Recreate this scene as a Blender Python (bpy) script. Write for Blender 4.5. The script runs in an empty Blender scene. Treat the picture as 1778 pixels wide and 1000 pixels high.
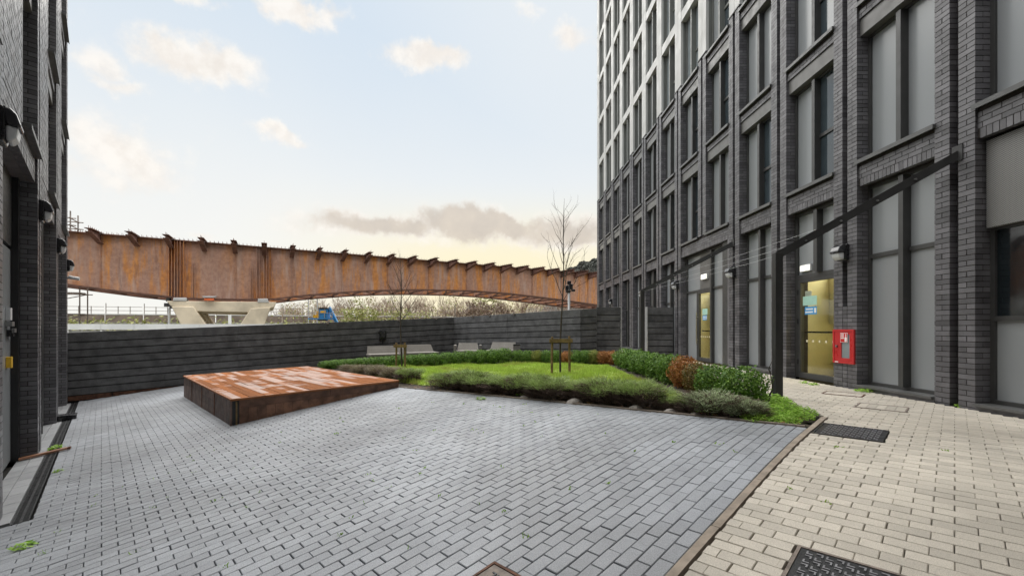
import bpy, math, random
import numpy as np
from mathutils import Vector, Matrix, noise as mnoise
random.seed(7)
SC = bpy.context.scene
COL = SC.collection
R = math.radians

# ------------------------------------------------------------------ camera
# world: x right, y forward along the right-hand facade, z up, the lens at the origin (ground is ~1.6 m lower)
F = 740.0                                     # focal length in photo pixels, principal point (878,570)
cam_d = bpy.data.cameras.new('camera')
cam = bpy.data.objects.new('camera', cam_d); COL.objects.link(cam)
cam_d.sensor_width = 36; cam_d.lens = 36*F/1778
cam_d.shift_x = 11/1778; cam_d.shift_y = 70/1778
cam_d.clip_start = .05; cam_d.clip_end = 4000
cam.location = (0, 0, 0); cam.rotation_euler = (R(90), 0, 0)
SC.camera = cam

# ------------------------------------------------------------------ world, sun, exposure
SUN_AZ, SUN_EL = R(-16), R(81)                # azimuth clockwise from +y, elevation
EXPOSURE = 2.15
SKY_STRENGTH = .06
SUN_STRENGTH = 1.5
world = bpy.data.worlds.new('World'); SC.world = world; world.use_nodes = True
wn = world.node_tree.nodes; wl = world.node_tree.links; wn.clear()
class NG:                                     # tiny node helper
    def __init__(s, tree): s.t = tree; s.n = tree.nodes; s.l = tree.links
    def new(s, typ, **kw):
        nd = s.n.new(typ)
        for k, v in kw.items(): setattr(nd, k, v)
        return nd
    def put(s, sock, v):
        if isinstance(v, bpy.types.NodeSocket): s.l.new(v, sock)
        else: sock.default_value = v
    def math(s, op, a, b=None, c=None, clamp=False):
        nd = s.new('ShaderNodeMath', operation=op); nd.use_clamp = clamp
        s.put(nd.inputs[0], a)
        if b is not None: s.put(nd.inputs[1], b)
        if c is not None: s.put(nd.inputs[2], c)
        return nd.outputs[0]
    def noise(s, vec, scale, detail=4, rough=.55, w=None):
        nd = s.new('ShaderNodeTexNoise')
        if w is not None: nd.noise_dimensions = '4D'; nd.inputs['W'].default_value = w
        if vec is not None: s.l.new(vec, nd.inputs['Vector'])
        nd.inputs['Scale'].default_value = scale; nd.inputs['Detail'].default_value = detail
        nd.inputs['Roughness'].default_value = rough
        return nd.outputs[0]
    def ramp(s, fac, stops):
        nd = s.new('ShaderNodeValToRGB'); s.put(nd.inputs[0], fac)
        el = nd.color_ramp.elements
        while len(el) > 1: el.remove(el[-1])
        for i, (p, c) in enumerate(stops):
            e = el[0] if i == 0 else el.new(p)
            e.position = p; e.color = (c[0], c[1], c[2], 1) if isinstance(c, (tuple, list)) else (c, c, c, 1)
        return nd.outputs[0]
    def mix(s, fac, a, b, mode='MIX'):
        nd = s.new('ShaderNodeMix', data_type='RGBA', blend_type=mode)
        s.put(nd.inputs[0], fac)
        for k, v in ((6, a), (7, b)):
            if isinstance(v, (tuple, list)): v = (v[0], v[1], v[2], 1)
            s.put(nd.inputs[k], v)
        return nd.outputs[2]
    def mapr(s, v, a, b, c=0., d=1.):
        nd = s.new('ShaderNodeMapRange'); nd.interpolation_type = 'SMOOTHSTEP'
        s.put(nd.inputs[0], v)
        for i, x in enumerate((a, b, c, d)): nd.inputs[i+1].default_value = x
        return nd.outputs[0]

g = NG(world.node_tree)
sky = g.new('ShaderNodeTexSky', sky_type='NISHITA')
sky.sun_disc = False; sky.sun_elevation = SUN_EL; sky.sun_rotation = SUN_AZ
sky.air_density = 1.0; sky.dust_density = 2.5; sky.ozone_density = 1.0; sky.altitude = 30
tc = g.new('ShaderNodeTexCoord'); gen = tc.outputs['Generated']
sep = g.new('ShaderNodeSeparateXYZ'); wl.new(gen, sep.inputs[0])
dx, dy, dz = sep.outputs
nA = g.new('ShaderNodeTexNoise'); wl.new(gen, nA.inputs['Vector']); nA.inputs['Scale'].default_value = 9; nA.inputs['Detail'].default_value = 6; nA.inputs['Roughness'].default_value = .6
nsep = g.new('ShaderNodeSeparateColor'); wl.new(nA.outputs['Color'], nsep.inputs[0])
az0 = g.math('ARCTAN2', dx, dy); el0 = g.math('ARCSINE', dz)
az = g.math('ADD', az0, g.math('MULTIPLY', g.math('SUBTRACT', nsep.outputs[0], .5), .24))
el = g.math('ADD', el0, g.math('MULTIPLY', g.math('SUBTRACT', nsep.outputs[1], .5), .12))
def ang(px, py):
    d = Vector((px-878, F, 570-py)).normalized()
    return math.atan2(d.x, d.y), math.asin(d.z)
# scattered cumulus (photo position, half sizes in px, weight, greyness)
CL = [(330,105,115,36,1.0,.35), (200,150,75,20,.7,.2), (215,262,120,52,.85,.12), (165,300,80,30,.6,.1), (745,104,85,24,.95,.3), (468,238,62,17,.85,.3),
      (520,8,70,22,1.0,.2), (340,-6,45,16,.7,.2), (995,60,48,24,.8,.15), (150,105,60,40,.7,.15), (330,410,50,10,.6,.15),
      (680,393,150,24,1.1,.75), (840,394,170,27,1.15,.85), (985,404,130,26,1.25,.6), (610,402,90,16,.75,.4), (760,420,200,16,.5,.1), (905,12,30,16,.5,.1)]
dens = None; grey = None
for (px, py, hw, hh, wgt, gr) in CL:
    a0, e0 = ang(px, py); a1, _ = ang(px+hw, py); _, e1 = ang(px, py-hh)
    u = g.math('MULTIPLY', g.math('SUBTRACT', az, a0), 1/abs(a1-a0))
    v = g.math('MULTIPLY', g.math('SUBTRACT', el, e0), 1/abs(e1-e0))
    q = g.math('MULTIPLY_ADD', u, u, g.math('MULTIPLY', v, v))
    b_ = g.math('MULTIPLY', g.math('EXPONENT', g.math('MULTIPLY', q, -.9)), wgt)
    dens = b_ if dens is None else g.math('MAXIMUM', dens, b_)
    gg = g.math('MULTIPLY', b_, gr); grey = gg if grey is None else g.math('MAXIMUM', grey, gg)
# the same broken cumulus everywhere else
gl = g.math('MULTIPLY', g.mapr(g.noise(gen, 3.4, 6, .55, 2.3), .60, .78), .9)
out_ = g.mapr(dy, .50, .25)
dens = g.math('MAXIMUM', dens, g.math('MULTIPLY', gl, out_))
grain = g.noise(gen, 26, 7, .62, .4)
edge = g.math('ADD', dens, g.math('MULTIPLY', g.math('SUBTRACT', grain, .5), 1.0))
cov = g.mapr(edge, .16, .86)
cov = g.math('MULTIPLY', cov, .88)
# thin veil, thicker towards the glow ahead and to the horizon
veil = g.math('MAXIMUM', g.mapr(el0, .84, .14, .08, .93), g.math('MULTIPLY', g.mapr(az0, -.9, .35), .72))
veil = g.math('MULTIPLY_ADD', g.math('SUBTRACT', g.noise(gen, 2.2, 4, .5, 5.), .5), .3, g.math('MULTIPLY_ADD', veil, .9, .1), clamp=True)
SKYW = 3.5                                    # radiance of white veil in sky-texture units
c_veil = g.mix(g.mapr(el0, .02, .5), (SKYW*1.05, SKYW*1.03, SKYW*.97), (SKYW*.94, SKYW*.97, SKYW*.98))
glow = g.math('MULTIPLY', g.mapr(el0, .34, .13), g.mapr(g.math('ABSOLUTE', g.math('SUBTRACT', az0, .0)), .62, .05))
c_veil = g.mix(g.math('MULTIPLY', glow, 1.), c_veil, (SKYW*1.12, SKYW*1.0, SKYW*.68))
c_blue = g.mix(.8, sky.outputs[0], (SKYW*.60, SKYW*.74, SKYW*.84))
c_sky = g.mix(veil, c_blue, c_veil)
lit = g.mix(g.mapr(grain, .35, .65), (SKYW*.99, SKYW*.92, SKYW*.84), (SKYW*1.1, SKYW*1.05, SKYW*.98))
c_grey = g.mix(g.noise(gen, 18, 5), (SKYW*.56, SKYW*.51, SKYW*.48), (SKYW*.90, SKYW*.79, SKYW*.66))
c_cl = g.mix(g.mapr(g.math('ADD', grey, g.math('MULTIPLY', g.math('SUBTRACT', g.noise(gen, 13, 5, .55, 9.), .5), .9)), .25, .75), lit, c_grey)
c_all = g.mix(cov, c_sky, c_cl)
bg = g.new('ShaderNodeBackground'); wl.new(c_all, bg.inputs['Color']); bg.inputs['Strength'].default_value = SKY_STRENGTH
wo = g.new('ShaderNodeOutputWorld'); wl.new(bg.outputs[0], wo.inputs['Surface'])

sun_d = bpy.data.lights.new('sun', 'SUN'); sun_d.energy = SUN_STRENGTH; sun_d.angle = R(110); sun_d.color = (1, .96, .90)
sun = bpy.data.objects.new('sun', sun_d); COL.objects.link(sun)
sdir = Vector((math.sin(SUN_AZ)*math.cos(SUN_EL), math.cos(SUN_AZ)*math.cos(SUN_EL), math.sin(SUN_EL)))
sun.rotation_euler = sdir.to_track_quat('Z', 'Y').to_euler(); sun.location = (0, 10, 30)
vs = SC.view_settings; vs.view_transform = 'Standard'; vs.look = 'None'; vs.exposure = EXPOSURE; vs.gamma = 1; vs.use_curve_mapping = False
SC.render.engine = 'CYCLES'
SC.cycles.max_bounces = 5; SC.cycles.transparent_max_bounces = 12

# ------------------------------------------------------------------ object helpers
I4 = Matrix.Identity(4)
WM = {}
def link(name, data, parent=None, m=None, mat=None, label=None, cat=None, group=None, kind=None):
    o = bpy.data.objects.new(name, data); COL.objects.link(o)
    m = m.copy() if m is not None else I4.copy()
    WM[o.name] = m
    if parent is not None:
        o.parent = parent; o.matrix_parent_inverse = WM[parent.name].inverted()
    o.matrix_basis = m
    if mat is not None and data is not None and len(data.materials) == 0: data.materials.append(mat)
    if label: o['label'] = label
    if cat: o['category'] = cat
    if group: o['group'] = group
    if kind: o['kind'] = kind
    return o
def thing(name, label, cat, loc=(0, 0, 0), rz=0, group=None):
    return link(name, None, None, Matrix.Translation(loc) @ Matrix.Rotation(rz, 4, 'Z'), None, label, cat, group)
class MB:
    def __init__(s): s.v = []; s.f = []
    def add(s, vs, fs):
        n = len(s.v); s.v += [tuple(p) for p in vs]; s.f += [tuple(i+n for i in q) for q in fs]; return s
    def box(s, x0, x1, y0, y1, z0, z1):
        return s.add([(x0,y0,z0),(x1,y0,z0),(x1,y1,z0),(x0,y1,z0),(x0,y0,z1),(x1,y0,z1),(x1,y1,z1),(x0,y1,z1)],
                     [(0,3,2,1),(4,5,6,7),(0,1,5,4),(1,2,6,5),(2,3,7,6),(3,0,4,7)])
    def hexa(s, p):   # 8 points, bottom ring then top ring
        return s.add(p, [(0,3,2,1),(4,5,6,7),(0,1,5,4),(1,2,6,5),(2,3,7,6),(3,0,4,7)])
    def prism(s, pts, off):   # planar polygon extruded by off
        n = len(pts); o = Vector(off)
        vs = [Vector(p) for p in pts]; vs = vs + [p+o for p in vs]
        fs = [tuple(range(n-1, -1, -1)), tuple(range(n, 2*n))] + [(i, (i+1) % n, (i+1) % n+n, i+n) for i in range(n)]
        return s.add(vs, fs)
    def tube(s, p, q, r0, r1=None, n=6, cap=True):
        p = Vector(p); q = Vector(q); r1 = r0 if r1 is None else r1
        d = q-p
        if d.length < 1e-6: return s
        d.normalize(); u = d.orthogonal().normalized(); w = d.cross(u)
        vs = []
        for c, r in ((p, r0), (q, r1)):
            for i in range(n):
                a = 2*math.pi*i/n; vs.append(c+(u*math.cos(a)+w*math.sin(a))*r)
        fs = [(i, (i+1) % n, (i+1) % n+n, i+n) for i in range(n)]
        if cap: fs += [tuple(range(n-1, -1, -1)), tuple(range(n, 2*n))]
        return s.add(vs, fs)
    def bar(s, p, q, w, h, up=(0, 0, 1)):
        p = Vector(p); q = Vector(q); d = (q-p).normalized(); sd = d.cross(Vector(up))
        sd = sd.normalized() if sd.length > 1e-5 else Vector((1, 0, 0)); u = sd.cross(d)
        a, b = sd*w/2, u*h/2
        return s.hexa([p-a-b, p+a-b, q+a-b, q-a-b, p-a+b, p+a+b, q+a+b, q-a+b])
    def cyl(s, c, r, h, n=16): return s.tube(c, (c[0], c[1], c[2]+h), r, r, n)
    def mesh(s, name, mat=None, smooth=False):
        me = bpy.data.meshes.new(name); me.from_pydata(s.v, [], s.f); me.update()
        if mat is not None: me.materials.append(mat)
        if smooth: me.polygons.foreach_set('use_smooth', [True]*len(me.polygons))
        return me
    def obj(s, name, mat, parent=None, m=None, smooth=False, **kw):
        return link(name, s.mesh(name, mat, smooth), parent, m, None, **kw)
def bevel(o, w=.01, n=2):
    md = o.modifiers.new('bevel', 'BEVEL'); md.width = w; md.segments = n; md.limit_method = 'ANGLE'; return o
def npmesh(name, v, f, mat=None):
    me = bpy.data.meshes.new(name); v = np.asarray(v, dtype=np.float32); f = np.asarray(f, dtype=np.int32)
    me.vertices.add(len(v)); me.vertices.foreach_set('co', v.ravel())
    k = f.shape[1]; me.loops.add(f.size); me.loops.foreach_set('vertex_index', f.ravel())
    me.polygons.add(len(f)); me.polygons.foreach_set('loop_start', np.arange(0, f.size, k, dtype=np.int32))
    me.update(calc_edges=True); me.shade_flat()
    if mat is not None: me.materials.append(mat)
    return me
def proj(p): return 878+F*p[0]/p[1], 570-F*p[2]/p[1]
def at(px, py, y): return Vector(((px-878)/F*y, y, (570-py)/F*y))
def qarea(ps):      # projected size in photo pixels of a quad, 0 when it is off the frame
    pr = []
    for p in ps:
        if p[1] < .3: return 0
        pr.append(proj(p))
    cx = sum(q[0] for q in pr)/len(pr); cy = sum(q[1] for q in pr)/len(pr)
    if not (0 < cx < 1778 and 0 < cy < 1000): return 0
    return abs(sum(pr[i][0]*pr[(i+1) % len(pr)][1]-pr[(i+1) % len(pr)][0]*pr[i][1] for i in range(len(pr))))/2

# ------------------------------------------------------------------ the lie of the land
SA, CA = .6884, .7254
AX = Vector((-SA, CA, 0)); BX = Vector((CA, SA, 0))      # paving axes: along / out from the left-hand facade
def ab(al, be): return Vector((al*AX.x+be*BX.x, al*AX.y+be*BX.y, 0))
def toab(x, y): return x*AX.x+y*AX.y, x*BX.x+y*BX.y
def gz(x, y):
    G = -1.671+.104*x+.06*y
    T = -1.11-.03*max(0., 4-x)
    k = .05; m = min(G, T)
    return m-k*math.log(math.exp(-(G-m)/k)+math.exp(-(T-m)/k))
def gn(x, y):
    e = .05
    return Vector((-(gz(x+e, y)-gz(x-e, y))/(2*e), -(gz(x, y+e)-gz(x, y-e))/(2*e), 1)).normalized()
def gp(x, y, dz=0): return Vector((x, y, gz(x, y)+dz))
def inpoly(x, y, P):
    c = False; n = len(P)
    for i in range(n):
        x0, y0 = P[i]; x1, y1 = P[(i+1) % n]
        if (y0 > y) != (y1 > y) and x < (x1-x0)*(y-y0)/(y1-y0)+x0: c = not c
    return c
# ------------------------------------------------------------------ materials
M = {}
def mat(name, col, rough=.6, var=.18, scale=6., bump=0., bscale=60., metal=0., spec=.5, island=0., fine=0., fscale=250., coat=0., emit=None, es=1., rvar=.1, stain=0.):
    m = bpy.data.materials.new(name); m.use_nodes = True; n = NG(m.node_tree)
    b = n.n['Principled BSDF']
    geo = n.new('ShaderNodeNewGeometry'); pos = geo.outputs['Position']
    c = (col[0], col[1], col[2])
    fac = n.noise(pos, scale, 5, .6)
    lo = tuple(x*(1-var) for x in c); hi = tuple(min(1, x*(1+var)) for x in c)
    out = n.mix(n.mapr(fac, .3, .7), lo, hi)
    if fine > 0:
        ff = n.noise(pos, fscale, 2, .7)
        out = n.mix(1., out, n.ramp(n.mapr(ff, .3, .7), [(0, 1-fine), (1, 1+fine)]), 'MULTIPLY')
    if island > 0:
        oi = n.new('ShaderNodeObjectInfo')
        rr = n.math('FRACT', n.math('ADD', oi.outputs['Random'], geo.outputs['Random Per Island']))
        out = n.mix(1., out, n.ramp(rr, [(0, 1-island), (.5, 1.), (1, 1+island)]), 'MULTIPLY')
    if stain:
        sn = n.mapr(n.noise(pos, .45, 7, .62, 4.), .42, .62)
        out = n.mix(n.math('MULTIPLY', sn, stain), out, n.mix(1., out, (.62, .60, .57), 'MULTIPLY'))
        out = n.mix(n.math('MULTIPLY', n.mapr(n.noise(pos, 2.3, 6, .65, 7.), .60, .72), stain*.5), out, n.mix(1., out, (1.14, 1.14, 1.13), 'MULTIPLY'))
    n.l.new(out, b.inputs['Base Color'])
    rv = n.mapr(n.noise(pos, scale*1.7, 4), .3, .7, max(.02, rough-rvar), min(1, rough+rvar))
    n.l.new(rv, b.inputs['Roughness'])
    b.inputs['Metallic'].default_value = metal
    b.inputs['Specular IOR Level'].default_value = spec
    if coat: b.inputs['Coat Weight'].default_value = coat; b.inputs['Coat Roughness'].default_value = .08
    if bump:
        bp = n.new('ShaderNodeBump'); bp.inputs['Strength'].default_value = bump; bp.inputs['Distance'].default_value = .01
        n.l.new(n.noise(pos, bscale, 4, .65), bp.inputs['Height']); n.l.new(bp.outputs[0], b.inputs['Normal'])
    if emit: b.inputs['Emission Color'].default_value = (*emit, 1); b.inputs['Emission Strength'].default_value = es
    M[name] = m; return m
mat('brick', (.116, .113, .121), .42, .16, 3., .25, 90, island=.30, fine=.12)
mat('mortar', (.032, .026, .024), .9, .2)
mat('groove', (.02, .02, .022), .7)
mat('dark_metal', (.03, .03, .03), .45, .12, 4, spec=.5)
mat('frame_metal', (.052, .052, .051), .42, .1, 4)
mat('sill_metal', (.095, .096, .095), .4, .12, 5)
mat('panel_metal', (.125, .122, .116), .4, .08, 3)
mat('reveal_metal', (.16, .165, .155), .5, .08, 3)
mat('grey_panel', (.275, .29, .30), .22, .0, .4, spec=.6, rvar=0.)
mat('pale_clad', (.46, .46, .445), .5, .05, 1.2)
mat('dark_glass', (.012, .017, .02), .06, .1, 2, spec=.9)
mat('blind_glass', (.24, .27, .285), .1, .2, .9, spec=.8)
mat('blue_glass', (.045, .06, .07), .05, .2, .9, spec=1.)
mat('core', (.05, .05, .05), .9)
mat('paver_grey', (.282, .297, .324), .47, .17, .7, .35, 160, island=.11, fine=.3, fscale=190, spec=.6, stain=.38)
mat('paver_cream', (.49, .45, .385), .55, .15, .7, .35, 160, island=.12, fine=.22, fscale=210, stain=.35)
mat('joint', (.022, .021, .018), .95, .5, 9)
mat('kerb', (.27, .225, .18), .8, .2, 8, .3, 90)
mat('slab', (.27, .275, .285), .6, .12, 2, .2, 90, island=.1)
mat('soil', (.045, .034, .024), .95, .5, 12, .6, 40)
mat('ground', (.12, .115, .09), .95, .4, .3)
mat('board', (.086, .086, .088), .5, .32, 3.2, .35, 130, island=.16, fine=.25, fscale=90)
mat('gravelstone', (.35, .32, .29), .85, .3, 14, .4, 60, island=.3)
mat('rust_strip', (.11, .05, .03), .85, .4, 9)
mat('deck_side', (.19, .095, .058), .55, .45, 5, .35, 60, island=.28)
mat('deck_edge', (.30, .115, .042), .6, .2, 3, .2, 60, spec=.3)
mat('deck_end', (.155, .10, .078), .6, .35, 4, .3, 70, island=.22)
mat('steel_rod', (.35, .35, .35), .35, .1, metal=.9)
mat('black_paint', (.018, .018, .019), .4, .15)
mat('black_plastic', (.015, .015, .017), .3, .1, coat=.3)
mat('white_plastic', (.62, .63, .64), .35, .05)
mat('hood_plastic', (.03, .03, .034), .22, .1, coat=.4)
mat('red_paint', (.50, .028, .03), .35, .08, 3, coat=.2)
mat('red_sign', (.6, .03, .03), .4, .03)
mat('soot', (.02, .02, .02), .9)
mat('white_sign', (.8, .8, .78), .5, .03)
mat('blue_sign', (.05, .3, .62), .45, .03)
mat('mint_sign', (.38, .62, .52), .45, .05)
mat('cast_iron', (.028, .029, .031), .42, .3, 9, .3, 120, metal=.2)
mat('iron_mark', (.22, .22, .23), .4, .2, 20)
mat('rusty_iron', (.20, .165, .14), .7, .3, 15, .3, 80)
mat('yellow_wall', (.74, .68, .44), .6, .08, 1)
mat('wood_floor', (.36, .29, .15), .45, .2, 2)
mat('cupboard', (.74, .70, .52), .5, .06, 2)
mat('lamp_on', (.9, .9, .8), .4, 0, emit=(1, .96, .8), es=.35)
mat('lamp_in', (.9, .9, .8), .4, 0, emit=(1, .93, .72), es=3.0)
mat('timber', (.20, .135, .06), .8, .3, 8, .3, 70)
mat('bark', (.06, .048, .038), .85, .3, 14, .3, 60)
mat('bark_far', (.17, .125, .095), .9, .25, 1)
mat('twig_far', (.22, .155, .115), .9, .3, .4)
mat('concrete', (.64, .555, .42), .85, .22, .5, .2, 12)
mat('concrete_grey', (.5, .5, .49), .8, .14, .5)
mat('white_paint', (.72, .73, .73), .5, .08, 1)
mat('brown_wall', (.20, .155, .125), .9, .3, .6)
mat('galv', (.42, .43, .44), .45, .15, 4, metal=.4)
mat('scaffold', (.24, .21, .19), .6, .3, 2, metal=.3)
mat('blue_paint', (.03, .22, .52), .4, .15, 3)
mat('yellow_paint', (.75, .45, .03), .45, .1)
mat('orange_net', (.75, .16, .05), .6, .1)
mat('bench_grey', (.215, .20, .18), .7, .08, 3, island=.08)
mat('bench_dark', (.16, .15, .14), .7, .1)
mat('hill', (.055, .06, .055), .95, .5, .25)
def leafmat(name, a, b, rough=.55, trans=.25, patch=None):
    m = bpy.data.materials.new(name); m.use_nodes = True; n = NG(m.node_tree); bs = n.n['Principled BSDF']
    geo = n.new('ShaderNodeNewGeometry'); oi = n.new('ShaderNodeObjectInfo')
    rr = n.math('FRACT', n.math('ADD', oi.outputs['Random'], geo.outputs['Random Per Island']))
    c = n.mix(rr, a, b)
    c = n.mix(n.mapr(n.noise(geo.outputs['Position'], 5., 3), .35, .65), n.mix(1., c, (.72, .72, .72), 'MULTIPLY'), c)
    if patch: c = n.mix(n.math('MULTIPLY', n.mapr(n.noise(geo.outputs['Position'], 1.1, 5, .65, 2.), .50, .66), .75), c, patch)
    n.l.new(c, bs.inputs['Base Color']); bs.inputs['Roughness'].default_value = rough
    bs.inputs['Specular IOR Level'].default_value = .35
    tr = n.new('ShaderNodeBsdfTranslucent'); n.l.new(c, tr.inputs['Color'])
    mx = n.new('ShaderNodeMixShader'); mx.inputs[0].default_value = trans
    n.l.new(bs.outputs[0], mx.inputs[1]); n.l.new(tr.outputs[0], mx.inputs[2])
    n.l.new(mx.outputs[0], n.n['Material Output'].inputs['Surface'])
    M[name] = m
leafmat('box_leaf', (.055, .15, .02), (.24, .40, .065))
leafmat('box_yellow', (.18, .25, .04), (.36, .36, .08))
leafmat('box_brown', (.36, .14, .035), (.55, .27, .09))
leafmat('box_olive', (.12, .13, .03), (.30, .19, .06))
leafmat('lav_leaf', (.23, .34, .085), (.48, .60, .22))
leafmat('lav_grey', (.30, .38, .19), (.52, .60, .37))
leafmat('lav_dead', (.10, .07, .055), (.20, .14, .11), .8, .1)
leafmat('lav_dry', (.22, .20, .10), (.38, .33, .22))
leafmat('grass', (.36, .52, .06), (.58, .74, .17), .5, .45, (.36, .36, .10))
leafmat('weed', (.24, .46, .04), (.46, .70, .12), .5, .35)
leafmat('far_leaf', (.16, .19, .05), (.34, .33, .11))
leafmat('far_yellow', (.35, .33, .07), (.52, .46, .12))
leafmat('far_brown', (.13, .095, .07), (.25, .18, .13))
leafmat('straw', (.34, .28, .17), (.5, .42, .28))
leafmat('scrub_tan', (.19, .135, .085), (.37, .28, .175))
leafmat('hill_leaf', (.05, .055, .05), (.10, .105, .09), .8, .1)
leafmat('litter', (.26, .10, .035), (.40, .24, .09), .7, .1)
def glass():
    m = bpy.data.materials.new('clear_glass'); m.use_nodes = True; n = NG(m.node_tree); n.n.remove(n.n['Principled BSDF'])
    t = n.new('ShaderNodeBsdfTransparent'); t.inputs[0].default_value = (.86, .88, .84, 1)
    gl_ = n.new('ShaderNodeBsdfGlossy'); gl_.inputs['Roughness'].default_value = .02
    lw = n.new('ShaderNodeLayerWeight'); lw.inputs[0].default_value = .5
    fr = n.new('ShaderNodeMath', operation='MULTIPLY_ADD'); n.l.new(n.math('POWER', lw.outputs['Facing'], 4.), fr.inputs[0]); fr.inputs[1].default_value = .6; fr.inputs[2].default_value = .045
    mx = n.new('ShaderNodeMixShader'); n.l.new(fr.outputs[0], mx.inputs[0]); n.l.new(t.outputs[0], mx.inputs[1]); n.l.new(gl_.outputs[0], mx.inputs[2])
    n.l.new(mx.outputs[0], n.n['Material Output'].inputs['Surface']); M['clear_glass'] = m
glass()
def perf():       # punched sheet: dark holes on a diagonal grid
    m = bpy.data.materials.new('perforated'); m.use_nodes = True; n = NG(m.node_tree); b = n.n['Principled BSDF']
    tc = n.new('ShaderNodeTexCoord'); sp = n.new('ShaderNodeSeparateXYZ'); n.l.new(tc.outputs['Object'], sp.inputs[0])
    u = n.math('MULTIPLY', n.math('ADD', sp.outputs[0], sp.outputs[2]), 3.14159/.026)
    v = n.math('MULTIPLY', n.math('SUBTRACT', sp.outputs[0], sp.outputs[2]), 3.14159/.026)
    h = n.math('MULTIPLY', n.math('ABSOLUTE', n.math('SINE', u)), n.math('ABSOLUTE', n.math('SINE', v)))
    c = n.mix(n.mapr(h, .42, .6), (.27, .265, .255), (.04, .04, .04))
    n.l.new(c, b.inputs['Base Color']); b.inputs['Roughness'].default_value = .45; M['perforated'] = m
perf()
def rust():       # weathering steel: purple-brown skin with orange runs down the web
    m = bpy.data.materials.new('rust'); m.use_nodes = True; n = NG(m.node_tree); b = n.n['Principled BSDF']
    geo = n.new('ShaderNodeNewGeometry'); mp = n.new('ShaderNodeMapping'); n.l.new(geo.outputs['Position'], mp.inputs[0])
    mp.inputs['Scale'].default_value = (1, 1, .12)
    st = n.noise(mp.outputs[0], 1.5, 8, .72); st2 = n.noise(mp.outputs[0], .33, 4, .6, 3.); fn = n.noise(geo.outputs['Position'], 3.5, 5, .7)
    base = n.mix(n.mapr(fn, .3, .7), (.33, .185, .135), (.45, .27, .20))
    f = n.math('MULTIPLY', n.mapr(st, .43, .60), n.mapr(st2, .33, .52))
    f = n.math('MULTIPLY', f, n.mapr(fn, .25, .6, .75, 1.))
    c = n.mix(f, base, n.mix(n.mapr(fn, .35, .7), (.50, .195, .05), (.64, .28, .075)))
    c = n.mix(n.math('MULTIPLY', n.mapr(n.noise(mp.outputs[0], 2.6, 6, .66, 8.), .57, .68), .5), c, (.15, .075, .055))
    c = n.mix(n.math('MULTIPLY', n.mapr(n.noise(mp.outputs[0], 2.2, 5, .65, 5.), .5, .68), .65), c, (.50, .37, .31))
    n.l.new(c, b.inputs['Base Color']); b.inputs['Roughness'].default_value = .8; M['rust'] = m
rust()
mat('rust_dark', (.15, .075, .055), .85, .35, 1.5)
def deckm():      # brown composite boards, partly wet (the wet film changes gloss only)
    m = bpy.data.materials.new('deck_board'); m.use_nodes = True; n = NG(m.node_tree); b = n.n['Principled BSDF']
    geo = n.new('ShaderNodeNewGeometry'); oi = n.new('ShaderNodeObjectInfo')
    tc = n.new('ShaderNodeTexCoord'); mp = n.new('ShaderNodeMapping'); n.l.new(tc.outputs['Object'], mp.inputs[0]); mp.inputs['Scale'].default_value = (.6, 6, 6)
    grain = n.noise(mp.outputs[0], 9, 5, .65)
    c = n.mix(n.mapr(grain, .3, .7), (.24, .085, .028), (.40, .15, .05))
    c = n.mix(1., c, n.ramp(oi.outputs['Random'], [(0, .72), (1, 1.2)]), 'MULTIPLY')
    n.l.new(c, b.inputs['Base Color'])
    mp2 = n.new('ShaderNodeMapping'); n.l.new(tc.outputs['Object'], mp2.inputs[0]); mp2.inputs['Scale'].default_value = (1, .0, .0)
    off = n.new('ShaderNodeCombineXYZ'); n.l.new(n.math('MULTIPLY', oi.outputs['Random'], 60.), off.inputs[1]); n.l.new(off.outputs[0], mp2.inputs['Location'])
    w = n.noise(mp2.outputs[0], .75, 5, .6)                       # each board dries in its own streaks
    w = n.math('MULTIPLY_ADD', n.math('SUBTRACT', n.noise(geo.outputs['Position'], .4, 2, .5, 1.5), .5), .35, w)
    w = n.math('MULTIPLY_ADD', n.math('SUBTRACT', oi.outputs['Random'], .5), .16, w)
    wet = n.mapr(w, .44, .60)
    n.l.new(n.mapr(wet, 0, 1, .85, .4), b.inputs['Roughness'])
    n.l.new(n.mapr(wet, 0, 1, .0, 1.), b.inputs['Coat Weight']); b.inputs['Coat Roughness'].default_value = .4; b.inputs['Specular IOR Level'].default_value = .12
    b.inputs['Coat IOR'].default_value = 2.3
    bp = n.new('ShaderNodeBump'); bp.inputs['Strength'].default_value = .3; bp.inputs['Distance'].default_value = .004
    n.l.new(grain, bp.inputs['Height']); n.l.new(bp.outputs[0], b.inputs['Normal']); M['deck_board'] = m
deckm()
# ------------------------------------------------------------------ ground sheets and paving
def sheet(x0, x1, y0, y1, step, fn, name, mat, **kw):
    nx = int((x1-x0)/step)+1; ny = int((y1-y0)/step)+1; v = []; f = []
    for j in range(ny):
        for i in range(nx):
            x = x0+(x1-x0)*i/(nx-1); y = y0+(y1-y0)*j/(ny-1); v.append((x, y, fn(x, y)))
    for j in range(ny-1):
        for i in range(nx-1): a = j*nx+i; f.append((a, a+1, a+nx+1, a+nx))
    return link(name, npmesh(name, v, f, M[mat]), **kw)
far = MB(); GZ = -3.6
far.add([(-1500, -600, GZ), (1500, -600, GZ), (1500, 2500, GZ), (-1500, 2500, GZ)], [(0, 1, 2, 3)])
far.obj('ground', M['ground'], kind='structure')
FA = Vector((-13.4, 13.1)); FB = Vector((-2.42, 19.9)); FC = Vector((2.78, 15.8))       # fence corners in plan
def fence_al(be): return 18.73-(be+.70)*(2.63/12.64)
DK_A0, DK_A1, DK_B0, DK_B1 = 8.79, 14.8, 1.65, 4.97                                     # deck in paving axes
def bed_be(al): return 4.99+(8.8-al)*.115                                         # planting bed's front edge
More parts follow.
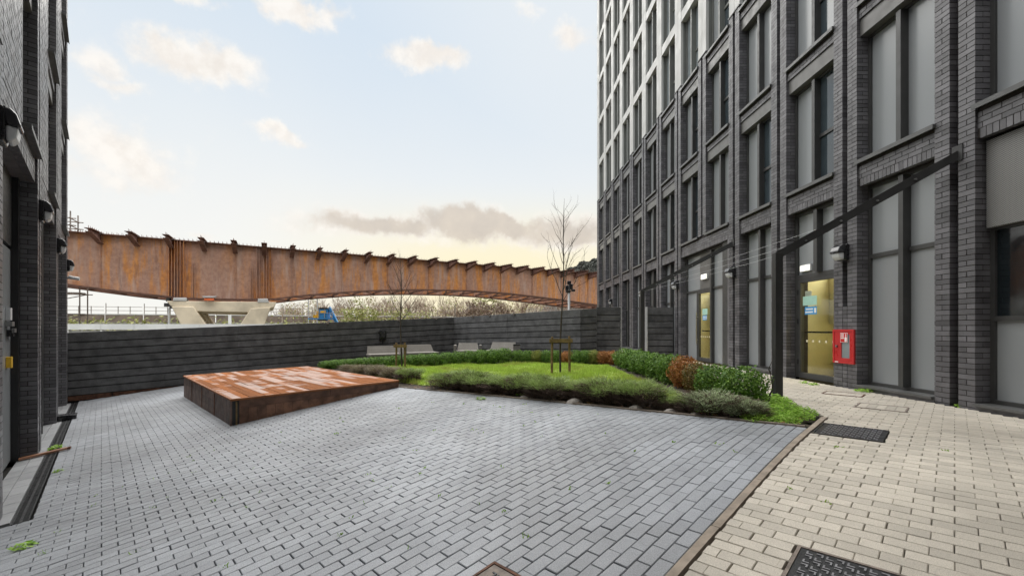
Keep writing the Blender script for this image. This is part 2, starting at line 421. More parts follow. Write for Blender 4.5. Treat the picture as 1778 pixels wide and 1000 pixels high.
def bed_rx(y): return 3.97+min(.38, max(0., (y-5.4)*.3))
SITE = [(-14.2, 13.2), (-2.42, 20.0), (2.78, 15.9), (7.2, 16.3), (9.5, 16.4), (9.5, -8), (-2, -3), (-14.6, 12.6)]
sub = sheet(-15.5, 10, -8, 21, .5, lambda x, y: gz(x, y)-.06, 'courtyard_ground', 'joint', kind='structure')
KA = 1.12
HOLES = []   # covers let into the paving: (axis box in al/be)
def make_cover_box(px0, py0, px1, py1): pass
COVERS = {'grey': [(2.50, 2.95, -.95+.93, .42)], 'cream': []}
def pix_ground(px, py):
    lo, hi = .3, 60.
    for _ in range(60):
        y = (lo+hi)/2; x = (px-878)/F*y
        if (570-py)/F*y > gz(x, y): lo = y
        else: hi = y
    return x, y
def cover_ab(c, w_al, w_be):      # cover centred at paving coordinate c
    return (c[0]-w_al/2, c[0]+w_al/2, c[1]-w_be/2, c[1]+w_be/2)
c1 = toab(*pix_ground(1470, 751)); c2 = toab(*pix_ground(1470, 1008)); c3 = toab(*pix_ground(870, 1003))
c4 = toab(*pix_ground(1533, 707)); c5 = toab(*pix_ground(1470, 687))
CV = {'a': (.49, 1.075, 5.6, 6.2), 'b': (.0, .66, 2.5, 3.1), 'c': (1.72, 2.02, 1.55, 1.85),
      'd': (.44, .98, 7.7, 8.2), 'e': (1.03, 1.56, 8.9, 9.3)}
def snap(v, o): return round((v-o)/.1)*.1+o
for k_ in CV:      # covers follow the joint lines of the paving round them
    a0, a1, b0, b1 = CV[k_]
    if k_ == 'c': a0, a1 = snap(a0, KA+.035), snap(a1, KA+.035)
    else: b0, b1 = snap(b0, -.7), snap(b1, -.7)
    CV[k_] = (a0, a1, b0, b1)
def covered(al, be):
    for (a0, a1, b0, b1) in CV.values():
        if a0 < al < a1 and b0 < be < b1: return True
    return False
def in_grey(al, be):
    if al < KA+.032 or be < (-.50 if al > 6.33 else -.72): return False
    if al > fence_al(be)-.16: return False
    if DK_A0+.05 < al < DK_A1-.05 and DK_B0+.05 < be < DK_B1-.05: return False
    if al <= 8.85: return be < bed_be(al)-.02
    return be < DK_B1-.05
def in_cream(al, be):
    p = ab(al, be)
    if p.x > 6.5 or p.y < -.8 or p.y > 22: return False
    if p.x > 6.36 and p.y < 29: return False
    if be < -.7: return False
    if al < KA-.032: return True
    return p.y > 5.3 and p.x > bed_rx(p.y)+.05
def block_mesh(name, la, lb, mat):
    c = .004; h = .05; v = []
    for (i, z) in ((c, 0), (0, -.005), (0, -h)):
        v += [(-la/2+i, -lb/2+i, z), (la/2-i, -lb/2+i, z), (la/2-i, lb/2-i, z), (-la/2+i, lb/2-i, z)]
    f = [(0, 1, 2, 3)]
    for r in (0, 4):
        for k in range(4): f.append((r+k, r+4+k, r+4+(k+1) % 4, r+(k+1) % 4))
    me = bpy.data.meshes.new(name); me.from_pydata(v, [], f); me.materials.append(mat); return me
def lay(name_root, test, la, lb, bond_along_a, matname, al_r, be_r, label):
    """running bond of 200x100 blocks: the 300 that show largest are objects, the rest one part"""
    root = link(name_root, None, None, None, kind='structure')
    items = []
    ul, ub = (.2, .1) if bond_along_a else (.1, .2)
    na = int((al_r[1]-al_r[0])/ul); nb = int((be_r[1]-be_r[0])/ub)
    for i in range(na):
        for j in range(nb):
            al = al_r[0]+(i+.5)*ul; be = be_r[0]+(j+.5)*ub
            if bond_along_a: al += .1*(j % 2)
            else: be += .1*(i % 2)
            L_ = .2; ok = []
            for q in range(11):
                o_ = (q-5)*L_/10*.985; aa, bb = (al+o_, be) if bond_along_a else (al, be+o_)
                ok.append(test(aa, bb) and not covered(aa, bb))
            if not any(ok): continue
            i0 = ok.index(True); i1 = i0
            while i1 < 10 and ok[i1+1]: i1 += 1
            if i1-i0 < 1: continue
            fl = 1.
            if i1-i0 < 10:        # a cut block at an edge
                fl = (i1-i0+.5)/11; o_ = ((i0+i1)/2-5)*L_/10
                if bond_along_a: al += o_
                else: be += o_
            p = ab(al, be)
            if p.y < -.6: continue
            # slack, slightly wandering joints
            w = mnoise.noise(Vector((al*.35, be*.35, 3)))*.012
            if bond_along_a: al2, be2 = al+random.uniform(-.002, .002), be+w
            else: al2, be2 = al+w, be+random.uniform(-.002, .002)
            p = ab(al2, be2); z = gz(p.x, p.y)+random.uniform(-.002, .002)+mnoise.noise(Vector((al*.8, be*.8, 0)))*.004
            nrm = gn(p.x, p.y)+Vector((random.gauss(0, .008), random.gauss(0, .008), 0)); nrm.normalize()
            t = (AX-nrm*AX.dot(nrm)).normalized(); bt = nrm.cross(t)
            m = Matrix(((t.x, bt.x, nrm.x, p.x), (t.y, bt.y, nrm.y, p.y), (t.z, bt.z, nrm.z, z), (0, 0, 0, 1)))
            if fl < 1: m = m @ Matrix.Diagonal((fl, 1, 1, 1) if bond_along_a else (1, fl, 1, 1))
            area = qarea([m @ Vector((sx*la/2, sy*lb/2, 0)) for sx, sy in ((-1, -1), (1, -1), (1, 1), (-1, 1))])
            items.append((area, m))
    items.sort(key=lambda q: -q[0])
    me = block_mesh('paver', la, lb, M[matname])
    for a_, m in items[:300]: link('paver', me, root, m)
    base = np.array([v.co[:] for v in me.vertices]+[], dtype=np.float64); fb = np.array([p.vertices[:] for p in me.polygons])
    V = []; Fc = []; n = 0
    for a_, m in items[300:]:
        mm = np.array(m); V.append(base @ mm[:3, :3].T+mm[:3, 3]); Fc.append(fb+n); n += len(base)
    link('pavers', npmesh('pavers', np.concatenate(V), np.concatenate(Fc), M[matname]), root, kind='stuff')
    return root
lay('grey_paving', in_grey, .0955, .1958, False, 'paver_grey', (KA+.035, 19.0), (-.9, 6.7), '')
lay('cream_paving', in_cream, .1962, .0962, True, 'paver_cream', (-4.0, 12.0), (-.7, 19.0), '')
# slabs between the drain and the left-hand facade
slab_root = link('facade_slab_paving', None, None, None, kind='structure')
sm = block_mesh('slab', .392, .145, M['slab'])
for i in range(36):
    for j in range(2):
        al = 6.55+i*.4+.1*j+.01; be = -.955+.0725+.15*j
        if al > 18.5: continue
        p = ab(al, be); nrm = gn(p.x, p.y); t = (AX-nrm*AX.dot(nrm)).normalized(); bt = nrm.cross(t); z = gz(p.x, p.y)+.002
        link('slab', sm, slab_root, Matrix(((t.x, bt.x, nrm.x, p.x), (t.y, bt.y, nrm.y, p.y), (t.z, bt.z, nrm.z, z), (0, 0, 0, 1))))
# kerb stones between the two pavings
kerb = link('kerb', None, None, None, kind='structure')
def strip_piece(name, mat, parent, al0, be0, al1, be1, w, z0, z1, n=4):
    a, b = ab(al0, be0), ab(al1, be1); d = (b-a).normalized(); s = Vector((-d.y, d.x, 0))*w/2
    mb = MB()
    for i in range(n):
        p, q = a.lerp(b, i/n), a.lerp(b, (i+1)/n)
        P = []
        for dz in (z0, z1):
            for c in (p-s, q-s, q+s, p+s): P.append((c.x, c.y, gz(c.x, c.y)+dz))
        mb.hexa(P)
    return mb.obj(name, M[mat], parent)
be = 1.2
while be < 6.4:
    strip_piece('kerb_stone', 'kerb', kerb, KA+random.uniform(-.004, .004), be+.003, KA+random.uniform(-.004, .004), min(be+.912, 6.56), .055, -.12, .006); be += .915
# timber edging of the planting bed
edging = thing('timber_edging', 'thin timber edging board between the grey paving and the planting bed', 'edging', gp(0.6, 7.5))
al = 8.78
while al > 1.2:
    a2 = max(1.16, al-1.9)
    strip_piece('board', 'kerb', edging, al, bed_be(al), a2+.004, bed_be(a2), .025, -.12, .018, 6); al = a2
# channel drain along the left-hand facade
drain = thing('channel_drain', 'long black slotted channel drain set in the paving along the left-hand brick facade', 'drain', gp(*ab(8, -.58)[:2]))
for i in range(12):
    a0 = 6.34+i*1.02; a1 = min(a0+1.012, 18.4)
    if a1 <= a0: break
    grt = thing  # noqa
    o = strip_piece('grating', 'cast_iron', drain, a0, -.58, a1, -.58, .022, -.05, .004, 3)
    strip_piece('slot', 'black_paint', o, a0, -.58, a1, -.58, .118, -.06, -.008, 3)
    for off in (-.055, .055): strip_piece('rail', 'cast_iron', o, a0, -.58+off, a1, -.58+off, .012, -.05, .006, 3)
    mb = MB()
    for k in range(int((a1-a0)/.03)):
        for c in (-.03, .03):
            p = ab(a0+k*.03+.015, -.58+c); zz = gz(p.x, p.y)
            d = AX*.005; e = BX*.019
            mb.hexa([(q.x, q.y, zz+h) for h in (-.03, .001) for q in (p-d-e, p+d-e, p+d+e, p-d+e)])
    mb.obj('bars', M['cast_iron'], o, kind='stuff')
# covers
def slab_cover(key, name, label, cat, mats, marks, rim=.018, up=.004):
    a0, a1, b0, b1 = CV[key]; cen = ab((a0+a1)/2, (b0+b1)/2)
    root = thing(name, label, cat, gp(cen.x, cen.y))
    def quad(name, mat, x0, x1, y0, y1, zt, parent, th=.05):
        P = []
        for dz in (-th, zt):
            for (p, q) in ((x0, y0), (x1, y0), (x1, y1), (x0, y1)):
                w = ab(p, q); P.append((w.x, w.y, gz(w.x, w.y)+dz))
        return MB().hexa(P).obj(name, M[mat], parent)
    for (x0, x1, y0, y1) in ((a0, a1, b0, b0+rim), (a0, a1, b1-rim, b1), (a0, a0+rim, b0+rim, b1-rim), (a1-rim, a1, b0+rim, b1-rim)):
        quad('rim', mats[1], x0, x1, y0, y1, up+.003, root)
    if marks == 'block':
        i = 0; x = a0+rim
        while x < a1-rim-.02:
            x2 = min(x+.1, a1-rim)
            quad('paver', mats[0], x+.002, x2-.002, b0+rim+.002, b1-rim-.002, up, root); x = x2
        return root
    lid = quad('lid', mats[0], a0+rim+.003, a1-rim-.003, b0+rim+.003, b1-rim-.003, up-.002, root)
    mb = MB(); st = .048
    na = int((a1-a0-2*rim-.03)/st); nb = int((b1-b0-2*rim-.03)/st)
    for i in range(na):
        for j in range(nb):
            x = a0+rim+.02+(i+.5)*st; y = b0+rim+.02+(j+.5)*st
            for (dx0, dx1, dy0, dy1) in ((-.017, .017, -.017, -.008), (.008, .017, -.008, .015)) if (i+j) % 2 else ((-.017, .017, .008, .017), (-.017, -.008, -.015, .008)):
                P = []
                for dz in (up-.002, up+.004):
                    for (p, q) in ((x+dx0, y+dy0), (x+dx1, y+dy0), (x+dx1, y+dy1), (x+dx0, y+dy1)):
                        w = ab(p, q); P.append((w.x, w.y, gz(w.x, w.y)+dz))
                mb.hexa(P)
    mb.obj('raised_treads', M[marks], lid, kind='stuff')
    return root
slab_cover('a', 'manhole_cover', 'long black cast iron manhole cover with chequer treads beside the kerb end', 'manhole cover', ('cast_iron', 'cast_iron'), 'iron_mark')
slab_cover('b', 'manhole_cover', 'black iron manhole cover with rusty rim cut off by the bottom edge', 'manhole cover', ('cast_iron', 'rusty_iron'), 'iron_mark')
slab_cover('c', 'manhole_cover', 'small rusty square cover in the grey paving at the bottom edge', 'manhole cover', ('rusty_iron', 'rust_strip'), 'cast_iron')
slab_cover('d', 'access_cover', 'recessed cover filled with cream blocks in the path near the dark windows', 'access cover', ('paver_cream', 'rusty_iron'), 'block')
slab_cover('e', 'access_cover', 'rust-stained recessed cover in the path below the red cabinet', 'access cover', ('paver_cream', 'rust_strip'), 'block')
# soil of the planting bed
BED = [(-2.45, 9.83), (3.40, 5.0), (3.97, 5.42), (4.33, 6.7), (4.33, 16.1), (2.78, 15.75), (-2.42, 19.85), (-9.6, 15.4), (-6.6, 14.25)]
v = []; f = []; st = .2; idx = {}
for i in range(int(15/st)):
    for j in range(int(16/st)):
        x, y = -10+i*st, 5+j*st
        if not inpoly(x+st/2, y+st/2, BED): continue
        q = []
        for (dx_, dy_) in ((0, 0), (1, 0), (1, 1), (0, 1)):
            k = (i+dx_, j+dy_)
            if k not in idx:
                xx, yy = -10+k[0]*st, 5+k[1]*st; idx[k] = len(v)
                v.append((xx, yy, gz(xx, yy)-.012+mnoise.noise(Vector((xx*3, yy*3, 0)))*.018))
            q.append(idx[k])
        f.append(q)
link('planting_bed_soil', npmesh('planting_bed_soil', v, f, M['soil']), kind='structure')
# ------------------------------------------------------------------ the two brick buildings
COURSE = .075
class Facade:
    """local axes: s along the facade away from the camera, d outwards (0 = brick face), z up"""
    def __init__(s, name, label, S, N, O, zb):
        s.M = Matrix(((S.x, N.x, 0, O.x), (S.y, N.y, 0, O.y), (0, 0, 1, 0), (0, 0, 0, 1))); s.zb = zb
        s.root = thing(name, label, 'building', (O.x+S.x*10, O.y+S.y*10, zb)); s.bricks = []; s.cache = {}
        s.acc = {}
    def part(s, name, mat, boxes, parent=None, bev=0, **kw):
        mb = MB()
        for b in boxes: mb.box(*b)
        o = mb.obj(name, M[mat], parent or s.root, s.M, **kw)
        if bev: bevel(o, bev)
        return o
    def inst(s, name, mat, key, boxes, at_, parent=None, **kw):     # shared mesh, placed at local offset
        if key not in s.cache:
            mb = MB()
            for b in boxes: mb.box(*b)
            s.cache[key] = mb.mesh(name, M[mat])
        return link(name, s.cache[key], parent or s.root, s.M @ Matrix.Translation(at_), **kw)
    def brick(s, s0, s1, d0, d1, z0, z1): s.bricks.append((s0, s1, d0, d1, z0, z1))
    def flush(s):
        it = []
        for b in s.bricks:
            s0, s1, d0, d1, z0, z1 = b
            fr = qarea([s.M @ Vector(q) for q in ((s0, d1, z0), (s1, d1, z0), (s1, d1, z1), (s0, d1, z1))])
            re = qarea([s.M @ Vector(q) for q in ((s0, d0, z0), (s0, d1, z0), (s0, d1, z1), (s0, d0, z1))])
            it.append((fr+.4*re, b))
        it.sort(key=lambda q: -q[0])
        for a_, b in it[:300]:
            dims = tuple(round(x, 4) for x in (b[1]-b[0], b[3]-b[2], b[5]-b[4]))
            s.inst('brick', 'brick', ('brick', dims), [(0, dims[0], 0, dims[1], 0, dims[2])], (b[0], b[2], b[4]))
        n = len(it)-300; arr = np.array([b for a_, b in it[300:]])
        x0, x1, y0, y1, z0, z1 = arr.T
        V = np.stack([np.stack(q, 1) for q in ((x0,y0,z0),(x1,y0,z0),(x1,y1,z0),(x0,y1,z0),(x0,y0,z1),(x1,y0,z1),(x1,y1,z1),(x0,y1,z1))], 1).reshape(-1, 3)
        fb = np.array([(0,3,2,1),(4,5,6,7),(0,1,5,4),(1,2,6,5),(2,3,7,6),(3,0,4,7)])
        Fc = (fb[None]+(np.arange(n)*8)[:, None, None]).reshape(-1, 4)
        link('bricks', npmesh('bricks', V, Fc, M['brick']), s.root, s.M, kind='stuff')
    def half_pier(s, s0, z0, z1, dep=.225, jit=.0015):
        n = int((z1-z0)/COURSE)
        for i in range(n):
            z = z0+i*COURSE+.005; zt = z+.065; j = random.uniform(-jit, jit)
            if i % 2 == 0:
                s.brick(s0, s0+.215, -.1025, j, z, zt); s.brick(s0+j, s0+.1025, -dep+.004, -.1125, z, zt)
            else:
                s.brick(s0+j, s0+.1025, -.215, j, z, zt); s.brick(s0+.1125, s0+.215, -.1025, -j, z, zt)
    def pier(s, s0, z0, z1, groove_from=None, back=-.5):
        gf = z0 if groove_from is None else groove_from
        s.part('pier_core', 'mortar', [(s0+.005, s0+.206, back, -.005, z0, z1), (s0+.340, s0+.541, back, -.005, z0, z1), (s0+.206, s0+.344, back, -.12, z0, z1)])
        s.half_pier(s0, z0, z1); s.half_pier(s0+.335, z0, z1)
        if gf > z0:      # plain brickwork below the start of the groove
            n = int(round((gf-z0)/COURSE))
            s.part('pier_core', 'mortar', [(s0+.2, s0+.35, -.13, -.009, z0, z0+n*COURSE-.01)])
            for i in range(n):
                z = z0+i*COURSE+.005
                s.brick(s0+.225, s0+.325, -.1, random.uniform(-.002, .002), z, z+.065)
    def band(s, s0, s1, z0, z1, d=-.03, soldier=True):
        """brick spandrel: stretcher courses over an upright course"""
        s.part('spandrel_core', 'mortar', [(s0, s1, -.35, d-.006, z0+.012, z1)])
        z = z0
        if soldier:
            x = s0
            while x < s1-.03: s.brick(x+.004, min(x+.071, s1), d-.09, d+random.uniform(-.002, .002), z0, z0+.13); x += .0765
            z = z0+.14
        n = int((z1-z+.005)/COURSE)
        for i in range(n):
            x = s0-(.1125 if i % 2 else 0); zz = z+i*COURSE
            while x < s1-.02:
                a, b = max(x, s0), min(x+.215, s1)
                if b-a > .03: s.brick(a, b, d-.09, d+random.uniform(-.002, .002), zz, zz+.065)
                x += .225
    def sill(s, s0, s1, z, d1=.045):
        return s.part('sill', 'sill_metal', [(s0, s1, -.24, d1, z-.042, z), (s0, s1, d1-.012, d1+.002, z-.07, z-.0425)])
    def window(s, s0, s1, z0, z1, kinds=('grey_panel', 'blind_glass'), plane=-.235, transoms=((), ()), fin=True, fr=.055, mid=.5, deep=.13, fmat='frame_metal'):
        """two lights with a deep fin between; lights ordered from the camera outwards"""
        w = s1-s0; h = z1-z0; key = ('win', round(w, 3), round(h, 3), plane, fin, mid, deep, fmat, transoms)
        xm = w*mid; fw = .085 if fin else .06
        bx = [(0, fr, plane-.06, plane+.03, 0, h), (w-fr, w, plane-.06, plane+.03, 0, h), (fr, w-fr, plane-.06, plane+.03, 0, fr), (fr, w-fr, plane-.06, plane+.03, h-fr, h),
              (xm-fw/2, xm+fw/2, plane-.06, plane+(deep if fin else .03), fr, h-fr)]
        L = ((fr, xm-fw/2), (xm+fw/2, w-fr))
        for (a, b), ts in zip(L, transoms):
            for t in ts: bx.append((a, b, plane-.06, plane+.028, t-z0-.035, t-z0+.035))
        o = s.inst('window', fmat, key, bx, (s0, 0, z0))
        for k, ((a, b), ts) in enumerate(zip(L, transoms)):
            zs = [fr]+[t-z0 for t in ts]+[h-fr]
            kd = kinds[k] if isinstance(kinds[k], (tuple, list)) else [kinds[k]]*(len(zs)-1)
            for i in range(len(zs)-1):
                za = zs[i]+(.034 if i else -.003); zb_ = zs[i+1]-(.034 if i+1 < len(zs)-1 else -.003); km = kd[i]
                s.inst('pane', km, ('pane', key, k, i, km), [(a-.003, b+.003, plane-.03, plane-.005, za, zb_)], (s0, 0, z0), o)
        return o
    def dark_back(s, s0, s1, z0, z1): s.part('backing', 'core', [(s0, s1, -.5, -.32, z0, z1)])

BAY, PW = 1.957, .55
# ---- right-hand building: face at x = 6.4, s = y
RB = Facade('apartment_building', 'tall apartment block on the right, dark grey brick below and pale grid storeys above', Vector((0, 1, 0)), Vector((-1, 0, 0)), Vector((6.4, 0, 0)), -1.11)
ZG = -1.16; S1, S2, S3 = 3.04, 5.88, 8.70
def rs(k): return 5.81+BAY*k
KEND = 12
for k in range(-2, KEND+1):
    lo = ZG
    if k == 4: lo = S1-.02
    gf = {1: ZG+21*COURSE}.get(k)
    RB.pier(rs(k), lo, 8.84, gf)
    RB.part('pier_cap', 'sill_metal', [(rs(k)-.012, rs(k)+PW+.012, -.3, .014, 8.842, 8.872)])
RB.part('pier_core', 'mortar', [(rs(KEND)+PW-.01, rs(KEND)+PW+.2, -2, -.3, ZG, 8.8)])
for k in range(-2, KEND):
    a, b = rs(k)+PW, rs(k+1)           # clear bay between piers k and k+1
    dbl = k in (3, 4)
    # ground floor spandrel
    if k == 3: RB.band(a, rs(5), 2.575, S1-.045)
    elif k != 4: RB.band(a, b, 2.575, S1-.045)
    RB.sill(a-.015, b+.012, S1)
    # first and second brick storeys
    for n, (za, zt) in enumerate(((S1, S2), (S2, S3))):
        RB.band(a, b, zt-.045-3*COURSE+.006, zt-.045, soldier=False)
        RB.sill(a-.015, b+.012, zt)
        zh = zt-.045-3*COURSE
        RB.part('head_panel', 'panel_metal', [(a, b, -.33, -.06, zh-.30, zh-.004)])
        both_grey = (k+n) % 3 == 0
        nearp = ('grey_panel',) if both_grey else ('blue_glass', 'blue_glass')
        tr = ((), ()) if both_grey else ((za+1.0,), ())
        RB.window(a, b, za, zh-.30, (nearp, 'grey_panel'), transoms=tr)
        RB.dark_back(a, b, za, zh)
# pale storeys
TOPZ = S3+2.84*6
for k in range(-2, KEND+1):
    s0 = rs(k)
    for n in range(6):
        z0 = S3+.175+2.84*n; z1 = S3+.175+2.84*(n+1)-.012
        RB.inst('cladding_panel', 'pale_clad', ('pc', n), [(0, .268, -.10, -.01, 0, z1-z0), (.282, .55, -.10, -.01, 0, z1-z0)], (s0, 0, z0))
    RB.part('pier_core', 'reveal_metal', [(s0+.015, s0+PW-.015, -.5, -.06, S3+.17, TOPZ+.3)])
for k in range(-2, KEND):
    a, b = rs(k)+PW, rs(k+1)
    for n in range(6):
        z0 = S3+2.84*n; z1 = z0+2.84
        RB.inst('cladding_band', 'pale_clad', ('pb', 0), [(.004, b-a-.004, -.30, -.02, 0, .36)], (a, 0, z1-.36))
        gk = ('blue_glass', 'dark_glass') if (k*3+n*5) % 4 else ('blind_glass', 'blind_glass')
        RB.window(a, b, z0+(.0 if n else .02), z1-.36, (gk, 'grey_panel' if (k+2*n) % 3 == 0 else 'blind_glass'), transoms=((z0+.95,), ()), fmat='reveal_metal', deep=.16)
        RB.dark_back(a, b, z0, z1)
RB.part('roof_parapet', 'pale_clad', [(rs(-4), rs(KEND)+PW, -.6, .0, TOPZ+.31, TOPZ+1.0)])
RB.part('core', 'core', [(-8, rs(KEND)+PW-.05, -11, -3.2, ZG-.2, TOPZ+.6), (-8, rs(-2)+.1, -3.19, -.3, ZG-.2, TOPZ+.6),
                         (rs(-2)+.11, rs(KEND)+PW-.05, -3.19, -.51, 2.6, TOPZ+.28)])
RB.part('end_wall', 'brick', [(rs(KEND)+PW-.04, rs(KEND)+PW+.1, -11, -.02, ZG, 8.8)])
RB.part('end_wall', 'pale_clad', [(rs(KEND)+PW-.04, rs(KEND)+PW+.08, -11, -.05, 8.82, TOPZ+.9)])
# ground floor openings
def room(s0, s1, label=None):
    o = RB.part('interior_wall', 'yellow_wall', [(s0, s1, -3.0, -2.9, ZG, 2.4), (s0-.1, s0, -2.9, -.32, ZG, 2.4), (s1, s1+.1, -2.9, -.32, ZG, 2.4), (s0, s1, -2.9, -.32, 2.3, 2.4)])
    RB.part('interior_floor', 'wood_floor', [(s0, s1, -2.9, -.30, ZG-.05, ZG+.07)])
    RB.part('cupboard', 'cupboard', [(s1-.65, s1-.01, -2.85, -1.2, .1, 1.3), (s1-.5, s1-.01, -2.6, -1.3, ZG+.08, -.4)])
    RB.part('ceiling_lamp', 'lamp_in', [(s0+.35, s0+.5, -2.4, -1.0, 2.26, 2.285)])
    ld = bpy.data.lights.new('room_lamp', 'AREA'); ld.energy = 16; ld.size = .8; ld.color = (1, .94, .78)
    lo = bpy.data.objects.new('room_lamp', ld); COL.objects.link(lo)
    lo.matrix_basis = RB.M @ Matrix.Translation(((s0+s1)/2, -1.7, 2.2))
def step_sill(s0, s1):
    RB.part('threshold', 'sill_metal', [(s0+.005, s1-.005, -.24, .05, -1.055, -1.02)])
    RB.part('plinth', 'brick', [(s0+.005, s1-.005, -.2, .01, ZG, -1.058)])
# bay k=-1 : perforated sheet, dark glass, grey panel
a, b = rs(-1)+PW, rs(0)
o = RB.window(a, b, -1.02, 2.575, (('grey_panel', 'dark_glass', 'grey_panel'), ('grey_panel', 'dark_glass', 'grey_panel')), transoms=((.13, 1.36), (.13, 1.36)), fin=False, mid=.12)
RB.part('perforated_panel', 'perforated', [(a+.03, b-.02, -.2, -.13, 1.36, 2.54)]); step_sill(a, b); RB.dark_back(a, b, -1.1, 2.6)
# bay k=-2
a, b = rs(-2)+PW, rs(-1); RB.window(a, b, -1.02, 2.575, ('grey_panel', 'grey_panel'), transoms=((1.3,), (1.3,))); step_sill(a, b); RB.dark_back(a, b, -1.1, 2.6)
# bays with obscured lights
for k in (0, 2):
    a, b = rs(k)+PW, rs(k+1); RB.window(a, b, -1.02, 2.575, ('grey_panel', 'grey_panel'), transoms=((1.3,), (1.3,)), mid=.47); step_sill(a, b); RB.dark_back(a, b, -1.1, 2.6)
# bays beyond the fence
for k in range(5, KEND):
    a, b = rs(k)+PW, rs(k+1)
    knd = (('dark_glass', 'panel_metal'), ('dark_glass', 'panel_metal')) if k % 2 == 0 else ('grey_panel', 'grey_panel')
    RB.window(a, b, -1.02, 2.575, knd, transoms=((1.0,), (1.0,))); step_sill(a, b); RB.dark_back(a, b, -1.1, 2.6)
def notice(parent, s0, z0, w, h, mat, d=-.196, bars=None):
    o = RB.part('notice', mat, [(s0, s0+w, d-.004, d, z0, z0+h)], parent)
    if bars:
        RB.part('lettering', bars[0], [(s0+w*x0, s0+w*x1, d+.0005, d+.0015, z0+h*y0, z0+h*y1) for (x0, x1, y0, y1) in bars[1]], parent)
def door_leaf(s0, s1, z1, hinge_far=True, pull=True):
    pl = -.235; z0 = -1.10; fr = .085
    d = RB.part('door', 'frame_metal', [(s0, s0+fr, pl-.05, pl+.03, z0, z1), (s1-fr, s1, pl-.05, pl+.03, z0, z1), (s0+fr, s1-fr, pl-.05, pl+.03, z0, z0+.12), (s0+fr, s1-fr, pl-.05, pl+.03, z1-fr, z1)])
    RB.part('pane', 'clear_glass', [(s0+fr-.004, s1-fr+.004, pl-.012, pl-.004, z0+.116, z1-fr+.004)], d)
    RB.part('panic_bar', 'black_plastic', [(s0+fr, s1-fr, pl-.11, pl-.075, -.10, -.065)], d)
    for zz in (-.8, .1, .75): RB.part('hinge', 'black_paint', [((s1-.02) if hinge_far else s0, s1 if hinge_far else s0+.02, pl+.031, pl+.05, zz, zz+.11)], d)
    if pull:
        x = s1-.045 if not hinge_far else s0+.045
        RB.part('pull_handle', 'steel_rod', [(x-.014, x+.014, pl+.075, pl+.10, -.55, .55), (x-.008, x+.008, pl+.03, pl+.08, .38, .4), (x-.008, x+.008, pl+.03, pl+.08, -.4, -.38)], d)
    w = s1-s0-2*fr
    mb = [(s0+fr+w*(.15+.17*i), s0+fr+w*(.15+.17*i)+.045, pl-.002, pl-.0008, -.30, -.255) for i in range(5)]
    RB.part('manifestation', 'cupboard', mb, d)
    return d
# door bay k=1
a, b = rs(1)+PW, rs(2)
RB.part('window', 'frame_metal', [(a, a+.05, -.29, -.2, -1.1, 2.575), (b-.09, b, -.29, -.2, -1.1, 2.575), (a+.05, b-.09, -.29, -.2, 1.10, 1.19), (a+.05, b-.09, -.29, -.2, 2.5, 2.575), ((a+b)/2-.1, (a+b)/2, -.29, -.11, 1.19, 2.5)])
o = RB.part('transom_panel', 'grey_panel', [(a+.05, (a+b)/2-.1, -.26, -.24, 1.19, 2.5), ((a+b)/2, b-.09, -.26, -.24, 1.19, 2.5)])
lampo = RB.part('emergency_lamp', 'white_plastic', [((a+b)/2+.20, (a+b)/2+.52, -.238, -.19, 1.25, 1.40)]); RB.part('diffuser', 'lamp_on', [((a+b)/2+.22, (a+b)/2+.50, -.189, -.175, 1.27, 1.38)], lampo)
d1 = door_leaf(a+.05, b-.09, 1.10, True, False); room(a-.35, b+.3)
notice(d1, a+.72, .30, .36, .17, 'blue_sign', bars=('white_sign', [(.05, .2, .2, .8), (.3, .9, .6, .78), (.3, .95, .22, .4)]))
notice(d1, a+.72, .5, .42, .2, 'mint_sign'); notice(d1, a+.95, .62, .2, .2, 'white_sign', -.25)
# double door bay k=3..4
a, b = rs(3)+PW, rs(5)
RB.part('window', 'frame_metal', [(a+.12, a+.55, -.29, -.10, -1.1, 2.575), (b-.09, b, -.29, -.2, -1.1, 2.575), (a+.55, b-.09, -.29, -.2, 2.5, 2.575), (a+.55, b-.09, -.29, -.2, 1.26, 1.32),
        (a+1.33, a+1.42, -.29, -.14, -1.1, 2.5), (a+2.44, a+2.5, -.29, -.2, -1.1, 1.26)])
RB.part('brick_return', 'brick', [(a-.01, a+.119, -.3, -.03, ZG, 2.575)])
for (x0, x1, z0, z1) in ((a+.55, a+1.33, -1.1, 1.26), (a+.55, a+1.33, 1.32, 2.5), (a+2.5, b-.09, -1.1, 1.26), (a+2.3, b-.09, 1.32, 2.5)):
    RB.part('pane', 'grey_panel', [(x0, x1, -.262, -.245, z0, z1)])
RB.part('transom_panel', 'panel_metal', [(a+1.42, a+2.3, -.26, -.23, 1.32, 2.5)])
lampo = RB.part('emergency_lamp', 'white_plastic', [(a+1.7, a+2.1, -.229, -.17, 1.62, 1.80)]); RB.part('diffuser', 'lamp_on', [(a+1.72, a+2.08, -.169, -.155, 1.64, 1.78)], lampo)
d2 = door_leaf(a+1.42, a+2.44, 1.26, False, True); room(a+.3, b+.2)
notice(d2, a+1.75, .27, .3, .16, 'blue_sign', bars=('white_sign', [(.05, .2, .2, .8), (.3, .9, .6, .78), (.3, .95, .22, .4)])); notice(d2, a+1.7, .45, .36, .2, 'mint_sign')
RB.flush()

